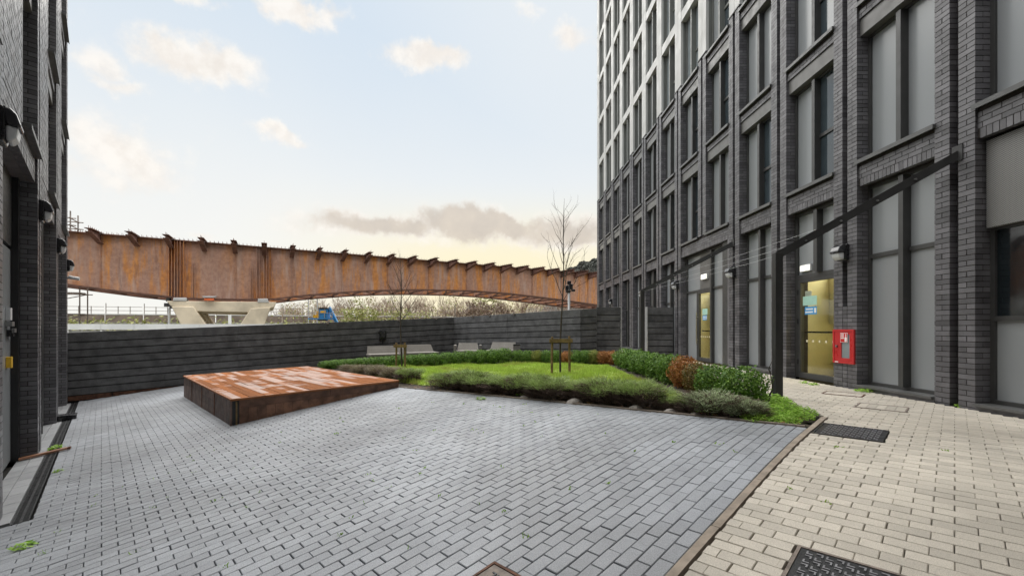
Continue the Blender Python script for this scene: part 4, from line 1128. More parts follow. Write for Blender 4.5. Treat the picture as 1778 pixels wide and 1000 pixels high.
# railway embankment with wall and railings
def emb_z(t): return 0
E0 = Vector((-90, 62, 0)); E1 = Vector((40, 100, 0)); ED = (E1-E0).normalized(); EN = Vector((ED.y, -ED.x, 0))
em = MB()
for i in range(40):
    a_, b_ = E0+(E1-E0)*(i/40), E0+(E1-E0)*((i+1)/40)
    em.hexa([(a_+EN*9+Vector((0,0,GZ)))[:], (b_+EN*9+Vector((0,0,GZ)))[:], (b_-EN*20+Vector((0,0,GZ)))[:], (a_-EN*20+Vector((0,0,GZ)))[:], (a_+EN*2+Vector((0,0,1.0)))[:], (b_+EN*2+Vector((0,0,1.0)))[:], (b_-EN*20+Vector((0,0,1.0)))[:], (a_-EN*20+Vector((0,0,1.0)))[:]])
em.obj('embankment', M['ground'], kind='structure')
wl2 = thing('retaining_wall', 'brown wall along the top of the grassy embankment under the bridge', 'wall', (E0.x, E0.y, 1)); rl = thing('railing', 'long thin metal railing on the embankment wall', 'railing', (E0.x, E0.y, 2.2))
for i in range(26):
    a_, b_ = E0+(E1-E0)*(i/26), E0+(E1-E0)*((i+1)/26-.002)
    MB().bar((a_.x, a_.y, 1.6), (b_.x, b_.y, 1.6), .4, 1.2).obj('wall_panel', M['brown_wall'], wl2)
    c = MB().bar((a_.x, a_.y, 2.28), (b_.x, b_.y, 2.28), .5, .16); c.obj('coping', M['concrete_grey'], wl2)
    for zz in (2.9, 3.5): MB().bar((a_.x, a_.y, zz), (b_.x, b_.y, zz), .07, .07).obj('rail', M['scaffold'], rl)
    for u in (0, .33, .66): q = a_.lerp(b_, u); MB().bar((q.x, q.y, 2.3), (q.x, q.y, 3.6 if u else 4.1), .08, .08, up=(1, 0, 0)).obj('post', M['scaffold'], rl)
def leafcloud(n, fn, size, aspect=.6, up=0., seed=0):
    """n small quads at points fn(rng) -> (pos, normal-ish)"""
    rg = np.random.default_rng(seed); P, Nn = fn(rg, n)
    d = rg.normal(size=(n, 3)); d[:, 2] += up; d /= np.linalg.norm(d, axis=1, keepdims=True)
    nn = Nn+rg.normal(size=(n, 3))*.6; nn /= np.linalg.norm(nn, axis=1, keepdims=True)
    u = d-nn*(d*nn).sum(1, keepdims=True); u /= np.maximum(np.linalg.norm(u, axis=1, keepdims=True), 1e-5); w = np.cross(nn, u)
    sz = size*(.6+.8*rg.random((n, 1)))
    V = np.stack([P-u*sz*.5, P+w*sz*aspect*.5, P+u*sz*.5, P-w*sz*aspect*.5], 1).reshape(-1, 3)
    return V, np.arange(4*n).reshape(-1, 4)
# rough grass and scrub on the embankment slope
def emb_pts(rg, n):
    t = rg.random(n); u = rg.random(n); P = np.zeros((n, 3))
    b0 = np.array(E0[:]); b1 = np.array(E1[:]); en = np.array(EN[:])
    P[:] = b0+(b1-b0)*t[:, None]+en*(2.+7*u)[:, None]; P[:, 2] = 1.0-4.6*u+rg.random(n)**2*1.3
    return P, np.tile((0., -.5, .8), (n, 1))
V, Fq = leafcloud(9000, emb_pts, .55, .5, .6, 5); link('embankment_scrub', npmesh('embankment_scrub', V, Fq, M['far_leaf']), kind='stuff', label='rough green scrub on the embankment slope', cat='scrub')
# bare winter trees and scrub
def tree_mesh(seed, h, spread, depth=5, r0=.05, nb=3, twig=3, forks=(2, 4), up=.35):
    rg = random.Random(seed); mb = MB()
    def grow(p, d, L, r, lev):
        q = p; nseg = 3 if lev < 2 else 2; dd = d.copy()
        for i in range(nseg):
            dd = (dd+Vector((rg.gauss(0, .10), rg.gauss(0, .10), rg.gauss(.05, .06)))).normalized()
            p2 = q+dd*L/nseg; ra = r*(1-.35*i/nseg); rb2 = r*(1-.35*(i+1)/nseg)
            mb.tube(q, p2, ra, rb2, 5 if lev < 2 else 3, False)
            if lev < depth and (i > 0 or lev > 0):
                for _ in range(rg.randint(0, 1) if i < nseg-1 else 0):
                    sd = (dd+Vector((rg.uniform(-1, 1), rg.uniform(-1, 1), rg.uniform(-.1, .5)))*spread*1.3).normalized(); grow(p2, sd, L*.55, rb2*.55, lev+1)
            q = p2
        if lev < depth:
            for _ in range(rg.randint(*forks)):
                sd = (dd+Vector((rg.uniform(-1, 1), rg.uniform(-1, 1), rg.uniform(-.2, up)))*spread).normalized(); grow(q, sd, L*rg.uniform(.6, .8), r*.58, lev+1)
    grow(Vector((0, 0, 0)), Vector((0, 0, 1)), h*.3, r0, 0)
    return mb
FT = [tree_mesh(40+i, 9, .62, 4, .14, forks=(2, 4)).mesh('crown', M['twig_far']) for i in range(4)]
FTb = [tree_mesh(60+i, 9, .5, 4, .12, forks=(2, 3)).mesh('crown', M['bark_far']) for i in range(2)]
rg_ = random.Random(3)
def far_tree(px, ytop, y, label, mesh, sxy=1., group='bare trees beyond the bridge', base=None):
    x = (px-878)/F*y; zt = (570-ytop)/F*y; b0 = GZ+.0 if base is None else base; hh = zt-b0
    zmax = max(v.co.z for v in mesh.vertices); k = hh/zmax
    t = thing('bare_tree', label, 'tree', (x, y, b0), 0, group)
    link('crown', mesh, t, Matrix.Translation((x, y, b0)) @ Matrix.Rotation(rg_.uniform(0, 6.28), 4, 'Z') @ Matrix.Diagonal((k*sxy, k*sxy, k, 1)))
for i in range(64):
    px = 484+i*8.8+rg_.uniform(-6, 6); far_tree(px, rg_.uniform(511, 529) if px > 560 else rg_.uniform(524, 536), rg_.uniform(88, 130), 'bare twiggy winter tree in the row seen below the bridge', FT[i % 4], rg_.uniform(.7, 1.1))
far_tree(604, 513, 80, 'slender bare tree just right of the blue lift', FTb[0], .6, None); far_tree(770, 508, 84, 'taller bare tree under the middle of the bridge', FTb[1], .8, None)
far_tree(862, 510, 84, 'bare tree under the arch right of the dark bush', FTb[0], .8, None)
def blob_bush(px, py, y, rx, rz, label, mat, n, size, seed, name='bush'):
    c = at(px, py, y)
    def fn(rg, n):
        d = rg.normal(size=(n, 3)); d /= np.linalg.norm(d, axis=1, keepdims=True); r = .55+.45*rg.random((n, 1))**.5
        lump = 1+.22*np.sin(d[:, :1]*7+seed)+.18*np.sin(d[:, 2:]*9+seed*2)+.12*np.sin(d[:, 1:2]*13)
        P = d*r*lump*np.array([rx, rx*.8, rz]); return P, d
    V, Fq = leafcloud(n, fn, size, .6, .1, seed)
    t = thing(name, label, 'bush', (c.x, c.y, c.z-rz), 0); link('foliage', npmesh('foliage', V, Fq, M[mat]), t, Matrix.Translation(c))
    MB().tube((c.x, c.y, GZ), (c.x, c.y, c.z), .15, .06, 6).obj('stem', M['bark_far'], t)
blob_bush(838, 548, 60, 4.2, 1.7, 'dark brownish domed bush behind the fence under the bridge', 'far_brown', 2600, .35, 3); blob_bush(628, 552, 70, 3.6, 1.9, 'yellow-green bush right of the blue lift', 'far_leaf', 1100, .4, 5)
blob_bush(622, 530, 95, 1.8, 2.2, 'thin yellowish leafy bush top above the larger bush', 'far_leaf', 170, .45, 15, 'bush'); blob_bush(845, 528, 95, 3.2, 2.4, 'light green conifer-like bush under the arch', 'far_leaf', 500, .5, 6); blob_bush(700, 552, 85, 6, 1.6, 'olive scrub bush left of the smaller garden tree', 'far_leaf', 900, .5, 8)
def scrub_pts(rg, n):
    x = rg.random(n); y = 75+45*rg.random(n); px = 480+x*500; P = np.zeros((n, 3)); P[:, 0] = (px-878)/F*y; P[:, 1] = y
    P[:, 2] = GZ+rg.random(n)**1.15*(8.3+1.6*np.sin(px*.05)+1.2*np.sin(px*.13)); return P, np.tile((0., -.6, .5), (n, 1))
V, Fq = leafcloud(24000, scrub_pts, .5, .22, .8, 9); link('far_scrub', npmesh('far_scrub', V, Fq, M['scrub_tan']), kind='stuff', label='tangled straw-coloured winter scrub beyond the fence', cat='scrub')
V, Fq = leafcloud(5000, scrub_pts, .5, .35, .8, 19); link('far_scrub', npmesh('far_scrub', V, Fq, M['far_leaf']), kind='stuff', label='greenish winter undergrowth among the bare trees', cat='scrub')
# wooded hill
def hill_pts(rg, n):
    d = rg.normal(size=(n, 3)); d[:, 2] = np.abs(d[:, 2]); d /= np.linalg.norm(d, axis=1, keepdims=True)
    lump = 1+.05*np.sin(d[:, :1]*22)+.04*np.sin(d[:, 1:2]*31+d[:, :1]*9)
    P = d*lump*np.array([26., 30., 15.5]); P[:, 2] += 28.5; P[:, 0] += 63; P[:, 1] += 280; return P, d
V, Fq = leafcloud(14000, hill_pts, 1.5, .8, .2, 12); hl = link('wooded_hill', npmesh('wooded_hill', V, Fq, M['hill_leaf']), kind='stuff', label='dark wooded hill top above the right end of the bridge', cat='hill')
hm = MB(); NN = 24
for j in range(9):
    for i in range(NN):
        a_ = 2*math.pi*i/NN; e = j/8*math.pi/2; hm.v.append((63+24.5*math.cos(a_)*math.cos(e), 280+28*math.sin(a_)*math.cos(e), 28.5+14.5*math.sin(e)))
for j in range(8):
    for i in range(NN): hm.f.append((j*NN+i, j*NN+(i+1) % NN, (j+1)*NN+(i+1) % NN, (j+1)*NN+i))
for i in range(NN):
    k = len(hm.v); p = hm.v[i]; p2 = hm.v[(i+1) % NN]; hm.v += [(63+(p[0]-63)*2.2, 280+(p[1]-280)*2.2, GZ), (63+(p2[0]-63)*2.2, 280+(p2[1]-280)*2.2, GZ)]; hm.f.append((i, (i+1) % NN, k+1, k))
hm.obj('hill', M['hill'], kind='structure')
# blue boom lift
lf = at(562, 545, 48); lift = thing('boom_lift', 'blue and yellow boom lift platform parked beyond the fence', 'lift', (lf.x, lf.y, GZ)); lm = Matrix.Translation((lf.x, lf.y, 0))
def lb_(name, mat, *b): return MB().box(*b).obj(name, M[mat], lift, lm)
lb_('platform', 'blue_paint', -1.55, 1.2, -.5, .5, 1.0, 1.14); lb_('engine_cover', 'blue_paint', -.32, .55, -.45, .45, 1.15, 2.15); lb_('canopy', 'black_paint', -.36, .62, -.5, .5, 2.16, 2.3)
lb_('sign', 'yellow_paint', -.16, .42, -.47, -.455, 1.72, 1.95); lb_('control_box', 'yellow_paint', -1.0, -.7, -.4, .2, 1.15, 1.5); lb_('toolbox', 'yellow_paint', -.62, -.33, -.42, .3, 1.15, 1.9); lb_('drum', 'black_paint', -.5, .3, -.48, .4, .86, .99)
for x in (-1.55, -1.05, -.4, .3, 1.15): lb_('guard_post', 'galv', x-.025, x+.025, -.5, -.45, 1.14, 2.25)
for zz in (1.7, 2.2): lb_('guard_rail', 'galv', -1.55, 1.6, -.5, -.46, zz, zz+.045)
mb = MB().bar((.62, 0, 2.35), (1.75, 0, .1), .3, .28, up=(0, 1, 0)); mb.obj('boom', M['blue_paint'], lift, lm); MB().bar((.62, .1, 2.3), (.3, .1, .9), .2, .2, up=(0, 1, 0)).obj('boom_link', M['blue_paint'], lift, lm); MB().bar((1.65, 0, .2), (.4, 0, GZ), .35, .4, up=(0, 1, 0)).obj('lower_boom', M['blue_paint'], lift, lm)
lb_('chassis', 'black_paint', -1.2, 1.3, -.9, .9, GZ+.3, GZ+.9)
for x in (-.9, 1.0):
    for y in (-.9, .75): MB().tube((x, y, GZ+.4), (x, y+.25, GZ+.4), .4, .4, 14).obj('wheel', M['black_paint'], lift, lm)
# masts and poles
def pole(px, ytop, y, r, label, head=None, mat='galv', name='mast'):
    c = at(px, ytop, y); t = thing(name, label, 'pole', (c.x, c.y, GZ)); MB().tube((c.x, c.y, GZ), (c.x, c.y, c.z), r, r*.9, 10).obj('pole', M[mat], t)
    MB().box(c.x-r*1.6, c.x+r*1.6, c.y-r*1.6, c.y+r*1.6, GZ, GZ+.3).obj('base', M[mat], t); return t, c
pole(535.5, 512, 60, .07, 'thinner far mast left of the blue lift'); pole(551, 508, 56, .1, 'thicker far mast above the blue lift'); pole(790, 528, 45, .05, 'dark slim post standing behind the fence corner', mat='scaffold')
t, c = pole(988, 507, 23, .075, 'white pole with dark camera cluster behind the taller garden tree', mat='white_paint')
for (dx_, dz_, w_, h_) in ((-.12, .22, .16, .26), (.1, .28, .18, .3), (0, .5, .2, .2), (.22, .08, .2, .12), (-.05, .02, .26, .12)): bevel(MB().box(c.x+dx_-w_/2, c.x+dx_+w_/2, c.y-.1, c.y+.12, c.z+dz_-h_/2, c.z+dz_+h_/2).obj('camera_unit', M['black_plastic'], t), .02)
MB().tube((c.x, c.y, c.z-.02), (c.x, c.y, c.z+.6), .035, .035, 8).obj('bracket', M['galv'], t)
t, c = pole(294, 535, 33, .1, 'white mast with black floodlights beside the concrete pier', mat='white_paint')
for (dx_, dz_) in ((-.2, .25), (.1, .35), (-.05, .65), (.22, .1)): bevel(MB().box(c.x+dx_-.15, c.x+dx_+.15, c.y-.1, c.y+.1, c.z+dz_-.14, c.z+dz_+.14).obj('floodlight', M['black_plastic'], t), .02)
t, c = pole(399, 545, 62, .22, 'white column seen through the opening of the concrete pier', mat='white_paint')
# palisade fence far right
pal = thing('palisade_fence', 'low pale palisade fence far behind, under the right end of the arch', 'fence', (0, 62, GZ))
for i in range(70):
    x = 3+i*.19; MB().box(x, x+.07, 62, 62.03, GZ, 2.85+.15*(i % 2)).obj('pale', M['galv'], pal)
for zz in (-1, 2.2): MB().box(2.9, 16.5, 62.031, 62.08, zz, zz+.08).obj('rail', M['galv'], pal)
# scaffolding under and on the bridge at the left
def scaffold(label, P, nx, ny, nz, ux, uy, uz, diag=True):
    t = thing('scaffolding', label, 'scaffolding', P); P = Vector(P); mb = MB()
    for i in range(nx+1):
        for j in range(ny+1):
            p = P+BD*ux*i+BN*uy*j; MB().tube(p, p+Vector((0, 0, uz*nz+.5)), .045, .045, 5).obj('standard', M['scaffold'], t)
    for k in range(1, nz+1):
        for j in range(ny+1): a_ = P+BN*uy*j+Vector((0, 0, uz*k)); MB().tube(a_-BD*.3, a_+BD*(ux*nx+.3), .04, .04, 5).obj('ledger', M['scaffold'], t)
        for i in range(nx+1): a_ = P+BD*ux*i+Vector((0, 0, uz*k)); MB().tube(a_-BN*.2, a_+BN*(uy*ny+.2), .04, .04, 5).obj('transom', M['scaffold'], t)
        if diag:
            a_ = P+Vector((0, 0, uz*(k-1))); MB().tube(a_, a_+BD*ux*nx+Vector((0, 0, uz)), .035, .035, 5).obj('brace', M['scaffold'], t)
            if k % 2 == 0: a_ = P+Vector((0, 0, uz*k+.05)); MB().bar(a_+BN*uy*.5, a_+BD*ux*nx+BN*uy*.5, 1.0, .06).obj('deck', M['rusty_iron'], t)
scaffold('scaffold tower under the left end of the bridge', bpnt(bs(118)-5.3, -3.4, GZ), 4, 1, 4, 1.35, 1.6, 1.55)
scaffold('scaffold guard rails standing on the left end of the bridge', bpnt(bs(118)-3.6, -1.3, BT), 3, 1, 2, 1.25, 1.4, .5, False)
# ------------------------------------------------------------------ lawn
LAWN = [(-2.35, 10.3), (-1.75, 9.75), (.4, 8.5), (2.35, 7.0), (2.95, 6.9), (2.95, 9.5), (3.05, 12.9), (1.9, 14.0), (-.2, 14.7), (-3.0, 14.9), (-5.0, 14.7), (-4.9, 13.4), (-3.2, 11.4)]
rg = np.random.default_rng(11); n = 60000
lo = np.array([-5.2, 6.8]); hi = np.array([3.2, 15.0]); pts = []
xy = lo+(hi-lo)*rg.random((n*2, 2))
xy = np.array([p for p in xy if inpoly(p[0], p[1], LAWN)])
z = np.array([gz(a_, b_) for a_, b_ in xy]); n = len(xy)
hh = (.045+.05*rg.random(n))*(1+.5*np.sin(xy[:, 0]*3.1)*np.sin(xy[:, 1]*2.3)+.3*np.sin(xy[:, 0]*9+xy[:, 1]*7)); an = rg.random(n)*6.283; w = .006+.006*rg.random(n)
le = rg.normal(size=(n, 2))*.022
P0 = np.stack([xy[:, 0]-np.cos(an)*w, xy[:, 1]-np.sin(an)*w, z-.01], 1); P1 = np.stack([xy[:, 0]+np.cos(an)*w, xy[:, 1]+np.sin(an)*w, z-.01], 1)
P2 = np.stack([xy[:, 0]+le[:, 0], xy[:, 1]+le[:, 1], z+hh], 1)
link('lawn_grass', npmesh('lawn_grass', np.stack([P0, P1, P2], 1).reshape(-1, 3), np.arange(3*n).reshape(-1, 3), M['grass']), kind='stuff', label='bright green short grass of the lawn', cat='grass')
v = []; f = []; idx = {}; st = .15
for i in range(56):
    for j in range(56):
        x, y = -5.2+i*st, 6.8+j*st
        if not inpoly(x+st/2, y+st/2, LAWN): continue
        q = []
        for (dx_, dy_) in ((0, 0), (1, 0), (1, 1), (0, 1)):
            k = (i+dx_, j+dy_)
            if k not in idx: xx, yy = -5.2+k[0]*st, 6.8+k[1]*st; idx[k] = len(v); v.append((xx, yy, gz(xx, yy)+.012))
            q.append(idx[k])
        f.append(q)
link('lawn', npmesh('lawn', v, f, M['grass']), kind='structure')

# ------------------------------------------------------------------ shrubs
def shrub_mesh(seed, n=1700, mat='box_leaf', size=.034, sq=2.6):
    def fn(rg, n):
        d = rg.normal(size=(n, 3)); d /= np.linalg.norm(d, axis=1, keepdims=True)
        k = (np.abs(d)**sq).sum(1, keepdims=True)**(1/sq); sp = d/k                     # rounded-cube shell
        lump = 1+.10*np.sin(d[:, :1]*6+seed)*np.sin(d[:, 2:]*5+seed*2)+.09*np.sin(d[:, 1:2]*9+d[:, 2:]*7+seed)+.05*rg.normal(size=(n, 1))
        r = 1-.45*rg.random((n, 1))**2.2
        P = sp*lump*r*np.array([.5, .5, .5]); P[:, 2] += .5; return P, d
    V, Fq = leafcloud(n, fn, size, .62, .3, seed); return npmesh('foliage', V, Fq, M[mat])
SH = {k: [shrub_mesh(20+i+7*ord(k[4]), 4200, k, .066) for i in range(3)] for k in ('box_leaf', 'box_brown', 'box_olive', 'box_yellow')}
stem_me = {}
smb = MB(); rr = random.Random(5)
for i in range(9): a_ = i*.7; smb.tube((.03*math.cos(a_), .03*math.sin(a_), 0), (.3*math.cos(a_)*rr.uniform(.4, 1), .3*math.sin(a_)*rr.uniform(.4, 1), rr.uniform(.5, .8)), .018, .008, 4)
STEM = smb.mesh('stem', M['bark'])
def shrub(x, y, w, h, kind, label, i, group, cat='shrub', name='box_shrub', d=None):
    p = gp(x, y, -.02); t = thing(name, label, cat, p, 0, group); m = Matrix.Translation(p) @ Matrix.Rotation(i*1.7, 4, 'Z') @ Matrix.Diagonal((w, d or w, h, 1))
    link('foliage', SH[kind][i % 3], t, m); link('stem', STEM, t, m)
right = [(3.50, 6.30, .62, .56, 'box_leaf', 'nearest round green box shrub of the row along the path'), (3.45, 6.95, .60, .54, 'box_leaf', 'second box shrub from the near end of the path row'),
         (3.44, 7.55, .52, .52, 'box_olive', 'half-browned box shrub, third from the near end of the path row'), (3.42, 8.15, .52, .60, 'box_brown', 'orange-brown dead box shrub in the middle of the path row'),
         (3.42, 8.75, .56, .60, 'box_leaf', 'green box shrub right behind the orange-brown dead one'), (3.42, 9.4, .58, .56, 'box_leaf', 'sixth box shrub from the near end of the path row'),
         (3.42, 10.05, .6, .56, 'box_leaf', 'seventh box shrub from the near end of the path row'), (3.42, 10.75, .62, .56, 'box_leaf', 'eighth box shrub from the near end of the path row'),
         (3.45, 11.5, .66, .56, 'box_leaf', 'ninth box shrub from the near end of the path row'), (3.48, 12.3, .7, .54, 'box_leaf', 'last green box shrub at the far end of the path row')]
for i, a_ in enumerate(right): shrub(*a_, i, 'box shrubs along the path')
back = [(1079, 'box_brown'), (1063, 'box_brown'), (1047, 'box_brown'), (1032, 'box_yellow'), (1017, 'box_leaf'), (1002, 'box_leaf'), (984, 'box_brown'), (966, 'box_leaf'), (950, 'box_leaf'), (933, 'box_yellow'), (916, 'box_leaf'), (899, 'box_leaf')]
ORD = ['first', 'second', 'third', 'fourth', 'fifth', 'sixth', 'seventh', 'eighth', 'ninth', 'tenth', 'eleventh', 'twelfth', 'thirteenth', 'fourteenth', 'fifteenth', 'sixteenth', 'seventeenth', 'eighteenth']
cw = {'box_brown': 'orange-brown', 'box_leaf': 'green', 'box_yellow': 'yellowish green'}
for i, (px, kd) in enumerate(back):
    y = 13.3+(1079-px)/180*1.7; x = (px-878)/F*y
    shrub(x, y, .42, .45 if kd != 'box_brown' else .42, kd, '%s box shrub, %s from the right in the hedge before the far fence' % (cw[kd], ORD[i]), i, 'box hedge right of the gap')
for i in range(17):
    u = i/16; x = -.05-6.45*u; y = 14.95+.55*u-.5*math.sin(u*3.14)*.6
    shrub(x, y, .54, .54-.24*u, 'box_leaf', 'green box shrub, %s from the right in the low hedge before the benches' % ORD[i], i+2, 'box hedge left of the gap')
# lavender mounds: upright grey-green shoots over dark dead stems
def lav_mesh(seed, n, mat, z0, z1, rad, wid, ln, up):
    rg = np.random.default_rng(seed); a_ = rg.random(n)*6.283; rr = np.sqrt(rg.random(n))*rad*(1+.15*np.sin(a_*3+seed)+.1*np.sin(a_*7))
    dome = np.sqrt(np.maximum(0, 1-(rr/rad/1.18)**2))
    z = (z0+(z1-z0)*rg.random(n))*(.78+.22*dome)*(1+.14*np.sin(a_*2+seed)*rr/rad+.10*np.sin(a_*5+seed*3))
    P = np.stack([rr*np.cos(a_), rr*np.sin(a_), z], 1)
    d = np.stack([np.cos(a_)*rr/rad*.8, np.sin(a_)*rr/rad*.8, np.full(n, up)], 1)+rg.normal(size=(n, 3))*.38; d /= np.linalg.norm(d, axis=1, keepdims=True)
    w = np.cross(d, rg.normal(size=(n, 3))); w /= np.linalg.norm(w, axis=1, keepdims=True); L = (ln*(.5+rg.random(n)))[:, None]
    V = np.stack([P-w*wid/2, P+w*wid/2, P+d*L+w*wid*.2, P+d*L-w*wid*.2], 1).reshape(-1, 3)
    return npmesh('shoots' if mat != 'lav_dead' else 'dead_stems', V, np.arange(4*n).reshape(-1, 4), M[mat])
LG = [lav_mesh(i, 2300, 'lav_leaf', .62, .98, .5, .011, .17, 1.0) for i in range(3)]; LGR = [lav_mesh(i+9, 2600, 'lav_grey', .25, .92, .5, .014, .13, .8) for i in range(2)]; LDRY = [lav_mesh(i+19, 2600, 'lav_dry', .3, .9, .5, .012, .2, 1.1) for i in range(2)]
LD = [lav_mesh(i+4, 2600, 'lav_dead', .0, .85, .49, .014, .16, .75) for i in range(3)]
def lavender(x, y, w, h, label, i, tops, group):
    p = gp(x, y, -.01); t = thing('lavender_mound', label, 'lavender', p, 0, group); m = Matrix.Translation(p) @ Matrix.Rotation(i*2.1, 4, 'Z') @ Matrix.Diagonal((w, w, h, 1))
    link('shoots', tops[i % len(tops)], t, m); link('dead_stems', LD[i % 3], t, m)
e0 = Vector((-2.45, 9.8)); e1 = Vector((3.42, 4.93)); en = Vector((.6, .8))
N = 9
for i in range(N):
    s = .165+.565*i/(N-1); q = e0.lerp(e1, s)+en*(.46+.05*math.sin(i*2.2)); lavender(q.x, q.y, .84+.08*math.sin(i*2.9), .30+.045*math.sin(i*1.9), 'dark-stemmed lavender mound, %s from the left in the front row' % ORD[i], i, LG, 'lavender row along the bed edge')
for (s, off, w, h, lab, tp) in ((.805, .34, .42, .18, 'small dull green lavender mound after the front row', LG), (.865, .36, .75, .28, 'low grey-green lavender mound before the nearest box shrub', LGR), (.915, .28, .52, .24, 'silvery lavender clump nearest the bright weeds', LGR)):
    q = e0.lerp(e1, s)+en*off; lavender(q.x, q.y, w, h, lab, int(s*100), tp, 'low lavender at the bed corner')
for i, (x, y, w, h) in enumerate(((-2.42, 10.7, .62, .30), (-2.9, 11.35, .8, .28), (-3.5, 12.05, .85, .28), (-4.2, 12.85, .8, .27), (-4.9, 13.6, .7, .24))):
    lavender(x, y, w, h, ('nearest dark lavender clump at the deck corner', 'second dry straw-tipped lavender clump beside the deck', 'third dry lavender clump beside the deck', 'fourth dry lavender clump beside the deck', 'farthest dry lavender clump behind the deck')[i], i, LG if i == 0 else LDRY, 'dry lavender beside the deck')
# weeds
def weed_mesh(seed, n, rad, h, size=.03):
    def fn(rg, n):
        a_ = rg.random(n)*6.283; r = np.sqrt(rg.random(n))*rad; z = rg.random(n)*h*(1-.6*(r/rad)**2); return np.stack([r*np.cos(a_), r*np.sin(a_), z], 1), np.tile((0., 0., 1.), (n, 1))
    V, Fq = leafcloud(n, fn, size, .45, .7, seed); return npmesh('leaves', V, Fq, M['weed'])
WD = [weed_mesh(i, 700, .5, .42, .085) for i in range(3)]; WS = [weed_mesh(i+30, 40, .5, .5, .35) for i in range(4)]
def weed(x, y, w, h, label, i, meshes, group, dz=-.005):
    p = gp(x, y, dz); t = thing('weed', label, 'weed', p, 0, group); link('leaves', meshes[i % len(meshes)], t, Matrix.Translation(p) @ Matrix.Rotation(i*1.3, 4, 'Z') @ Matrix.Diagonal((w, w, h, 1)))
wl3 = [(2.85, 5.95, .55, .28), (3.1, 5.75, .55, .3), (3.3, 5.55, .55, .26), (3.45, 5.85, .6, .36), (3.7, 5.75, .55, .3), (3.3, 6.0, .5, .36), (3.9, 6.15, .5, .34), (4.1, 6.5, .45, .3), (3.55, 5.45, .4, .2), (3.42, 5.2, .34, .2), (3.68, 5.38, .38, .24), (3.88, 5.62, .4, .26), (3.15, 5.35, .4, .2)]
wlab = ['leftmost bright weed clump beside the silvery lavender', 'bright green weed clump, second from the left at the bed corner', 'weed clump at the front of the bed corner', 'tall bright weed clump in the middle of the bed corner', 'weed clump left of the kerb end', 'weed clump below the nearest box shrub', 'weed clump just in front of the near steel post', 'weed clump at the foot of the near steel post', 'smallest weed tuft at the tip of the bed corner', 'weed tuft touching the grey paving at the bed tip', 'weed tuft against the end of the kerb', 'weed tuft on the path side of the bed corner', 'low weed tuft beside the front edging of the bed']
for i, (x, y, w, h) in enumerate(wl3): weed(x, y, w, h, wlab[i], i, WD, 'bright weeds at the bed corner')
for i, (px, py, w, lab) in enumerate(((40, 950, .16, 'weed tuft in the paving at the bottom left'), (100, 818, .12, 'weed tuft beside the drain in front of the timber batten'), (98, 778, .22, 'weed tuft growing over the drain behind the batten'), (120, 727, .26, 'weed tuft by the small black box'), (1500, 680, .26, 'weed at the foot of the red cabinet pier'),
        (1396, 665, .2, 'weed before the yellow-lit door'), (1413, 668, .18, 'second weed before the yellow-lit door'), (1668, 706, .14, 'weed at the base of the nearest right-hand pier'), (1452, 590+70, .12, 'tiny weed left of the red cabinet pier'),
        (835, 655+38, .18, 'lime green weed under the front lavender'), (905, 686, .2, 'second lime green weed under the front lavender'), (720, 618+46, .2, 'weed at the deck end before the lavender'))):
    x, y = pix_ground(px, py); weed(x, y, w, w*.55, lab, i, WS, None, .0)
rj = random.Random(8)
tufts = []
for i in range(110):
    if i % 5: al = KA+.17+.1*rj.randint(0, 60)-.0; be = rj.uniform(-.4, 5.2)
    else: al = rj.uniform(-2.5, 1.0); be = 2.0+.1*rj.randint(0, 40)
    p = ab(al, be)
    if p.y < .8 or p.x > 6.3 or not (in_grey(al, be) or in_cream(al, be)): continue
    n_ = rj.randint(3, 9); s_ = rj.uniform(.008, .026)
    for _ in range(n_):
        q = Vector((p.x+rj.gauss(0, s_), p.y+rj.gauss(0, s_), gz(p.x, p.y)-.002)); d = Vector((rj.gauss(0, .7), rj.gauss(0, .7), 1)).normalized()*rj.uniform(.008, .03); w_ = d.cross(Vector((rj.random(), rj.random(), .1))).normalized()*.005
        tufts.append((q, d, w_))
tm = MB()
for q, d, w_ in tufts: tm.add([q-w_, q+w_, q+d+w_*.6, q+d-w_*.6], [(0, 1, 2, 3)])
tm.obj('joint_moss', M['weed'], kind='stuff', label='tiny weeds and moss sprouting in the paving joints', cat='moss')
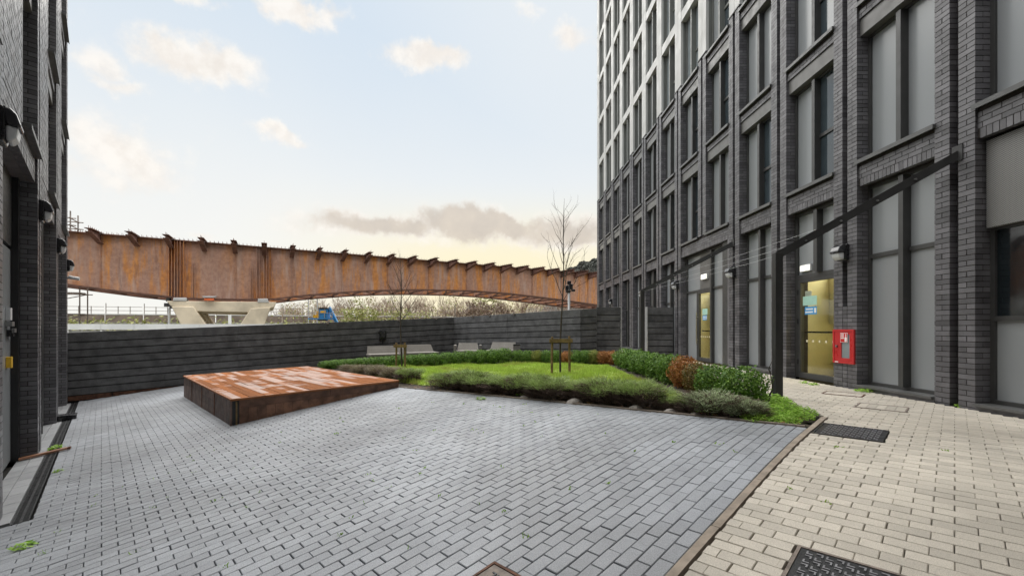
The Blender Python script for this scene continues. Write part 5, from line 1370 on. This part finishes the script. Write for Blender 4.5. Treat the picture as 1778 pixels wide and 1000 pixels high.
# fallen leaves and stones in the bed
lt = MB()
for i in range(160):
    s = rj.random(); q = e0.lerp(e1, s)+en*rj.uniform(.04, .5); z = gz(q.x, q.y)+.012; a_ = rj.random()*6.28; r = rj.uniform(.015, .04)
    lt.add([(q.x+r*math.cos(a_+k*1.57)*(1 if k % 2 else .6), q.y+r*math.sin(a_+k*1.57)*(1 if k % 2 else .6), z+rj.uniform(0, .012)) for k in range(4)], [(0, 1, 2, 3)])
lt.obj('fallen_leaves', M['litter'], kind='stuff', label='scattered dry leaves under the lavender', cat='leaves')
sc_ = MB()
ics = [(-1,0,.6),(1,0,.6),(0,-1,.6),(0,1,.6),(.5,.5,1),(-.5,.5,.9),(-.5,-.5,1),(.6,-.5,.9)]
for i, (s, off, r, lab) in enumerate(((.46, .12, .05, 'first'), (.60, .10, .09, 'second, largest'), (.735, .08, .07, 'third'), (.80, .10, .06, 'fourth'), (.845, .07, .05, 'fifth'))):
    q = e0.lerp(e1, s)+en*off; p = gp(q.x, q.y, -.01); mb = MB(); rk = random.Random(i+70); nn = 8; rings = []
    for j in range(4):
        e = j/3*1.5
        for k in range(nn): a_ = 6.283*k/nn; rad = r*math.cos(e)*rk.uniform(.8, 1.15)*(1.25 if j < 2 else 1); mb.v.append((p.x+rad*math.cos(a_)*1.3, p.y+rad*math.sin(a_), p.z+r*.9*math.sin(e)))
    for j in range(3):
        for k in range(nn): mb.f.append((j*nn+k, j*nn+(k+1) % nn, (j+1)*nn+(k+1) % nn, (j+1)*nn+k))
    mb.f.append(tuple(3*nn+k for k in range(nn)))
    mb.obj('stone', M['gravelstone'], smooth=True, label='pale stone at the foot of the front lavender, %s from the left' % lab, cat='stone', group='stones in the planting bed')

# ------------------------------------------------------------------ young trees with stakes
def young_tree(x, y, top, seed, label, lean, stake_w, stake_h, slab):
    p = gp(x, y); t = thing('young_tree', label, 'tree', p); rk = random.Random(seed); H = top-p.z
    tr = MB(); br_ = MB(); pts = []
    for i in range(15):
        u = i/14; pts.append(p+Vector((lean[0]*u+.02*math.sin(u*9+seed), lean[1]*u, H*u)))
    def rad(u): return .026*(1-u)**.8+.0025
    for i in range(14): tr.tube(pts[i], pts[i+1], rad(i/14), rad((i+1)/14), 7, False)
    def tw(q, d, L, r, lev):
        n_ = 4; a_ = q
        for i in range(n_):
            d = (d+Vector((rk.gauss(0, .10), rk.gauss(0, .10), .07))).normalized(); b_ = a_+d*L/n_
            br_.tube(a_, b_, r*(1-.6*i/n_), r*(1-.6*(i+1)/n_), 4, False)
            if lev < 3:
                for _ in range(1 if rk.random() < .85 else 0):
                    sd = (d*1.0+Vector((rk.gauss(0, .5), rk.gauss(0, .5), rk.gauss(.1, .3)))).normalized(); tw(b_, sd, L*rk.uniform(.28, .5), r*.5, lev+1)
            a_ = b_
    nbh = 15
    for i in range(nbh):
        u = .42+.5*i/nbh+rk.uniform(-.02, .02); k = min(13, int(u*14)); q = pts[k].lerp(pts[k+1], u*14-k); a_ = i*2.4+rk.uniform(-.4, .4)
        d = Vector((math.cos(a_), math.sin(a_), rk.uniform(1.0, 1.7))).normalized(); tw(q, d, H*(.10+.26*(1-u)), rad(u)*.62, 1)
    tr.obj('trunk', M['bark'], t); br_.obj('crown', M['bark'], t)
    sk = thing('tree_stake', slab, 'stake', p)
    for s in (-1, 1): b0 = gp(x+s*stake_w/2, y-.1, -.1); MB().tube(b0, b0+Vector((-.01*s, 0, stake_h+.1)), .034, .032, 10).obj('post', M['timber'], sk)
    MB().box(x-stake_w/2-.07, x+stake_w/2+.07, y-.165, y-.136, p.z+stake_h-.16, p.z+stake_h-.06).obj('crossbar', M['timber'], sk)
    MB().box(x-.045+lean[0]*.2, x+.045+lean[0]*.2, y-.134, y+.05, p.z+stake_h-.13, p.z+stake_h-.10).obj('strap', M['black_paint'], sk)
young_tree(1.42, 11.1, 3.38, 3, 'taller bare young tree standing on the lawn in front of the far fence', (.12, 0), .46, .98, 'timber stake frame around the taller young tree')
young_tree(-3.5, 14.3, 2.50, 8, 'smaller bare young tree left of the fence corner', (-.02, 0), .30, .86, 'timber stake frame around the smaller young tree')
# dead stem by the near steel post
p = gp(3.80, 6.25); ds = thing('dead_stem', 'bare dead woody stem left of the near steel post', 'plant', p); mb = MB(); q = p; rk = random.Random(2)
for i in range(9): q2 = q+Vector((rk.gauss(0, .025), rk.gauss(0, .02), .075)); mb.tube(q, q2, .014-.0011*i, .013-.0011*i, 6, False); q = q2
mb.obj('stem', M['bark'], ds); mb = MB(); q = p+Vector((0, 0, .15))
for i in range(6): q2 = q+Vector((-.012+rk.gauss(0, .02), rk.gauss(0, .02), .06)); mb.tube(q, q2, .008-.001*i, .007-.001*i, 5, False); q = q2
mb.obj('side_shoot', M['bark'], ds)
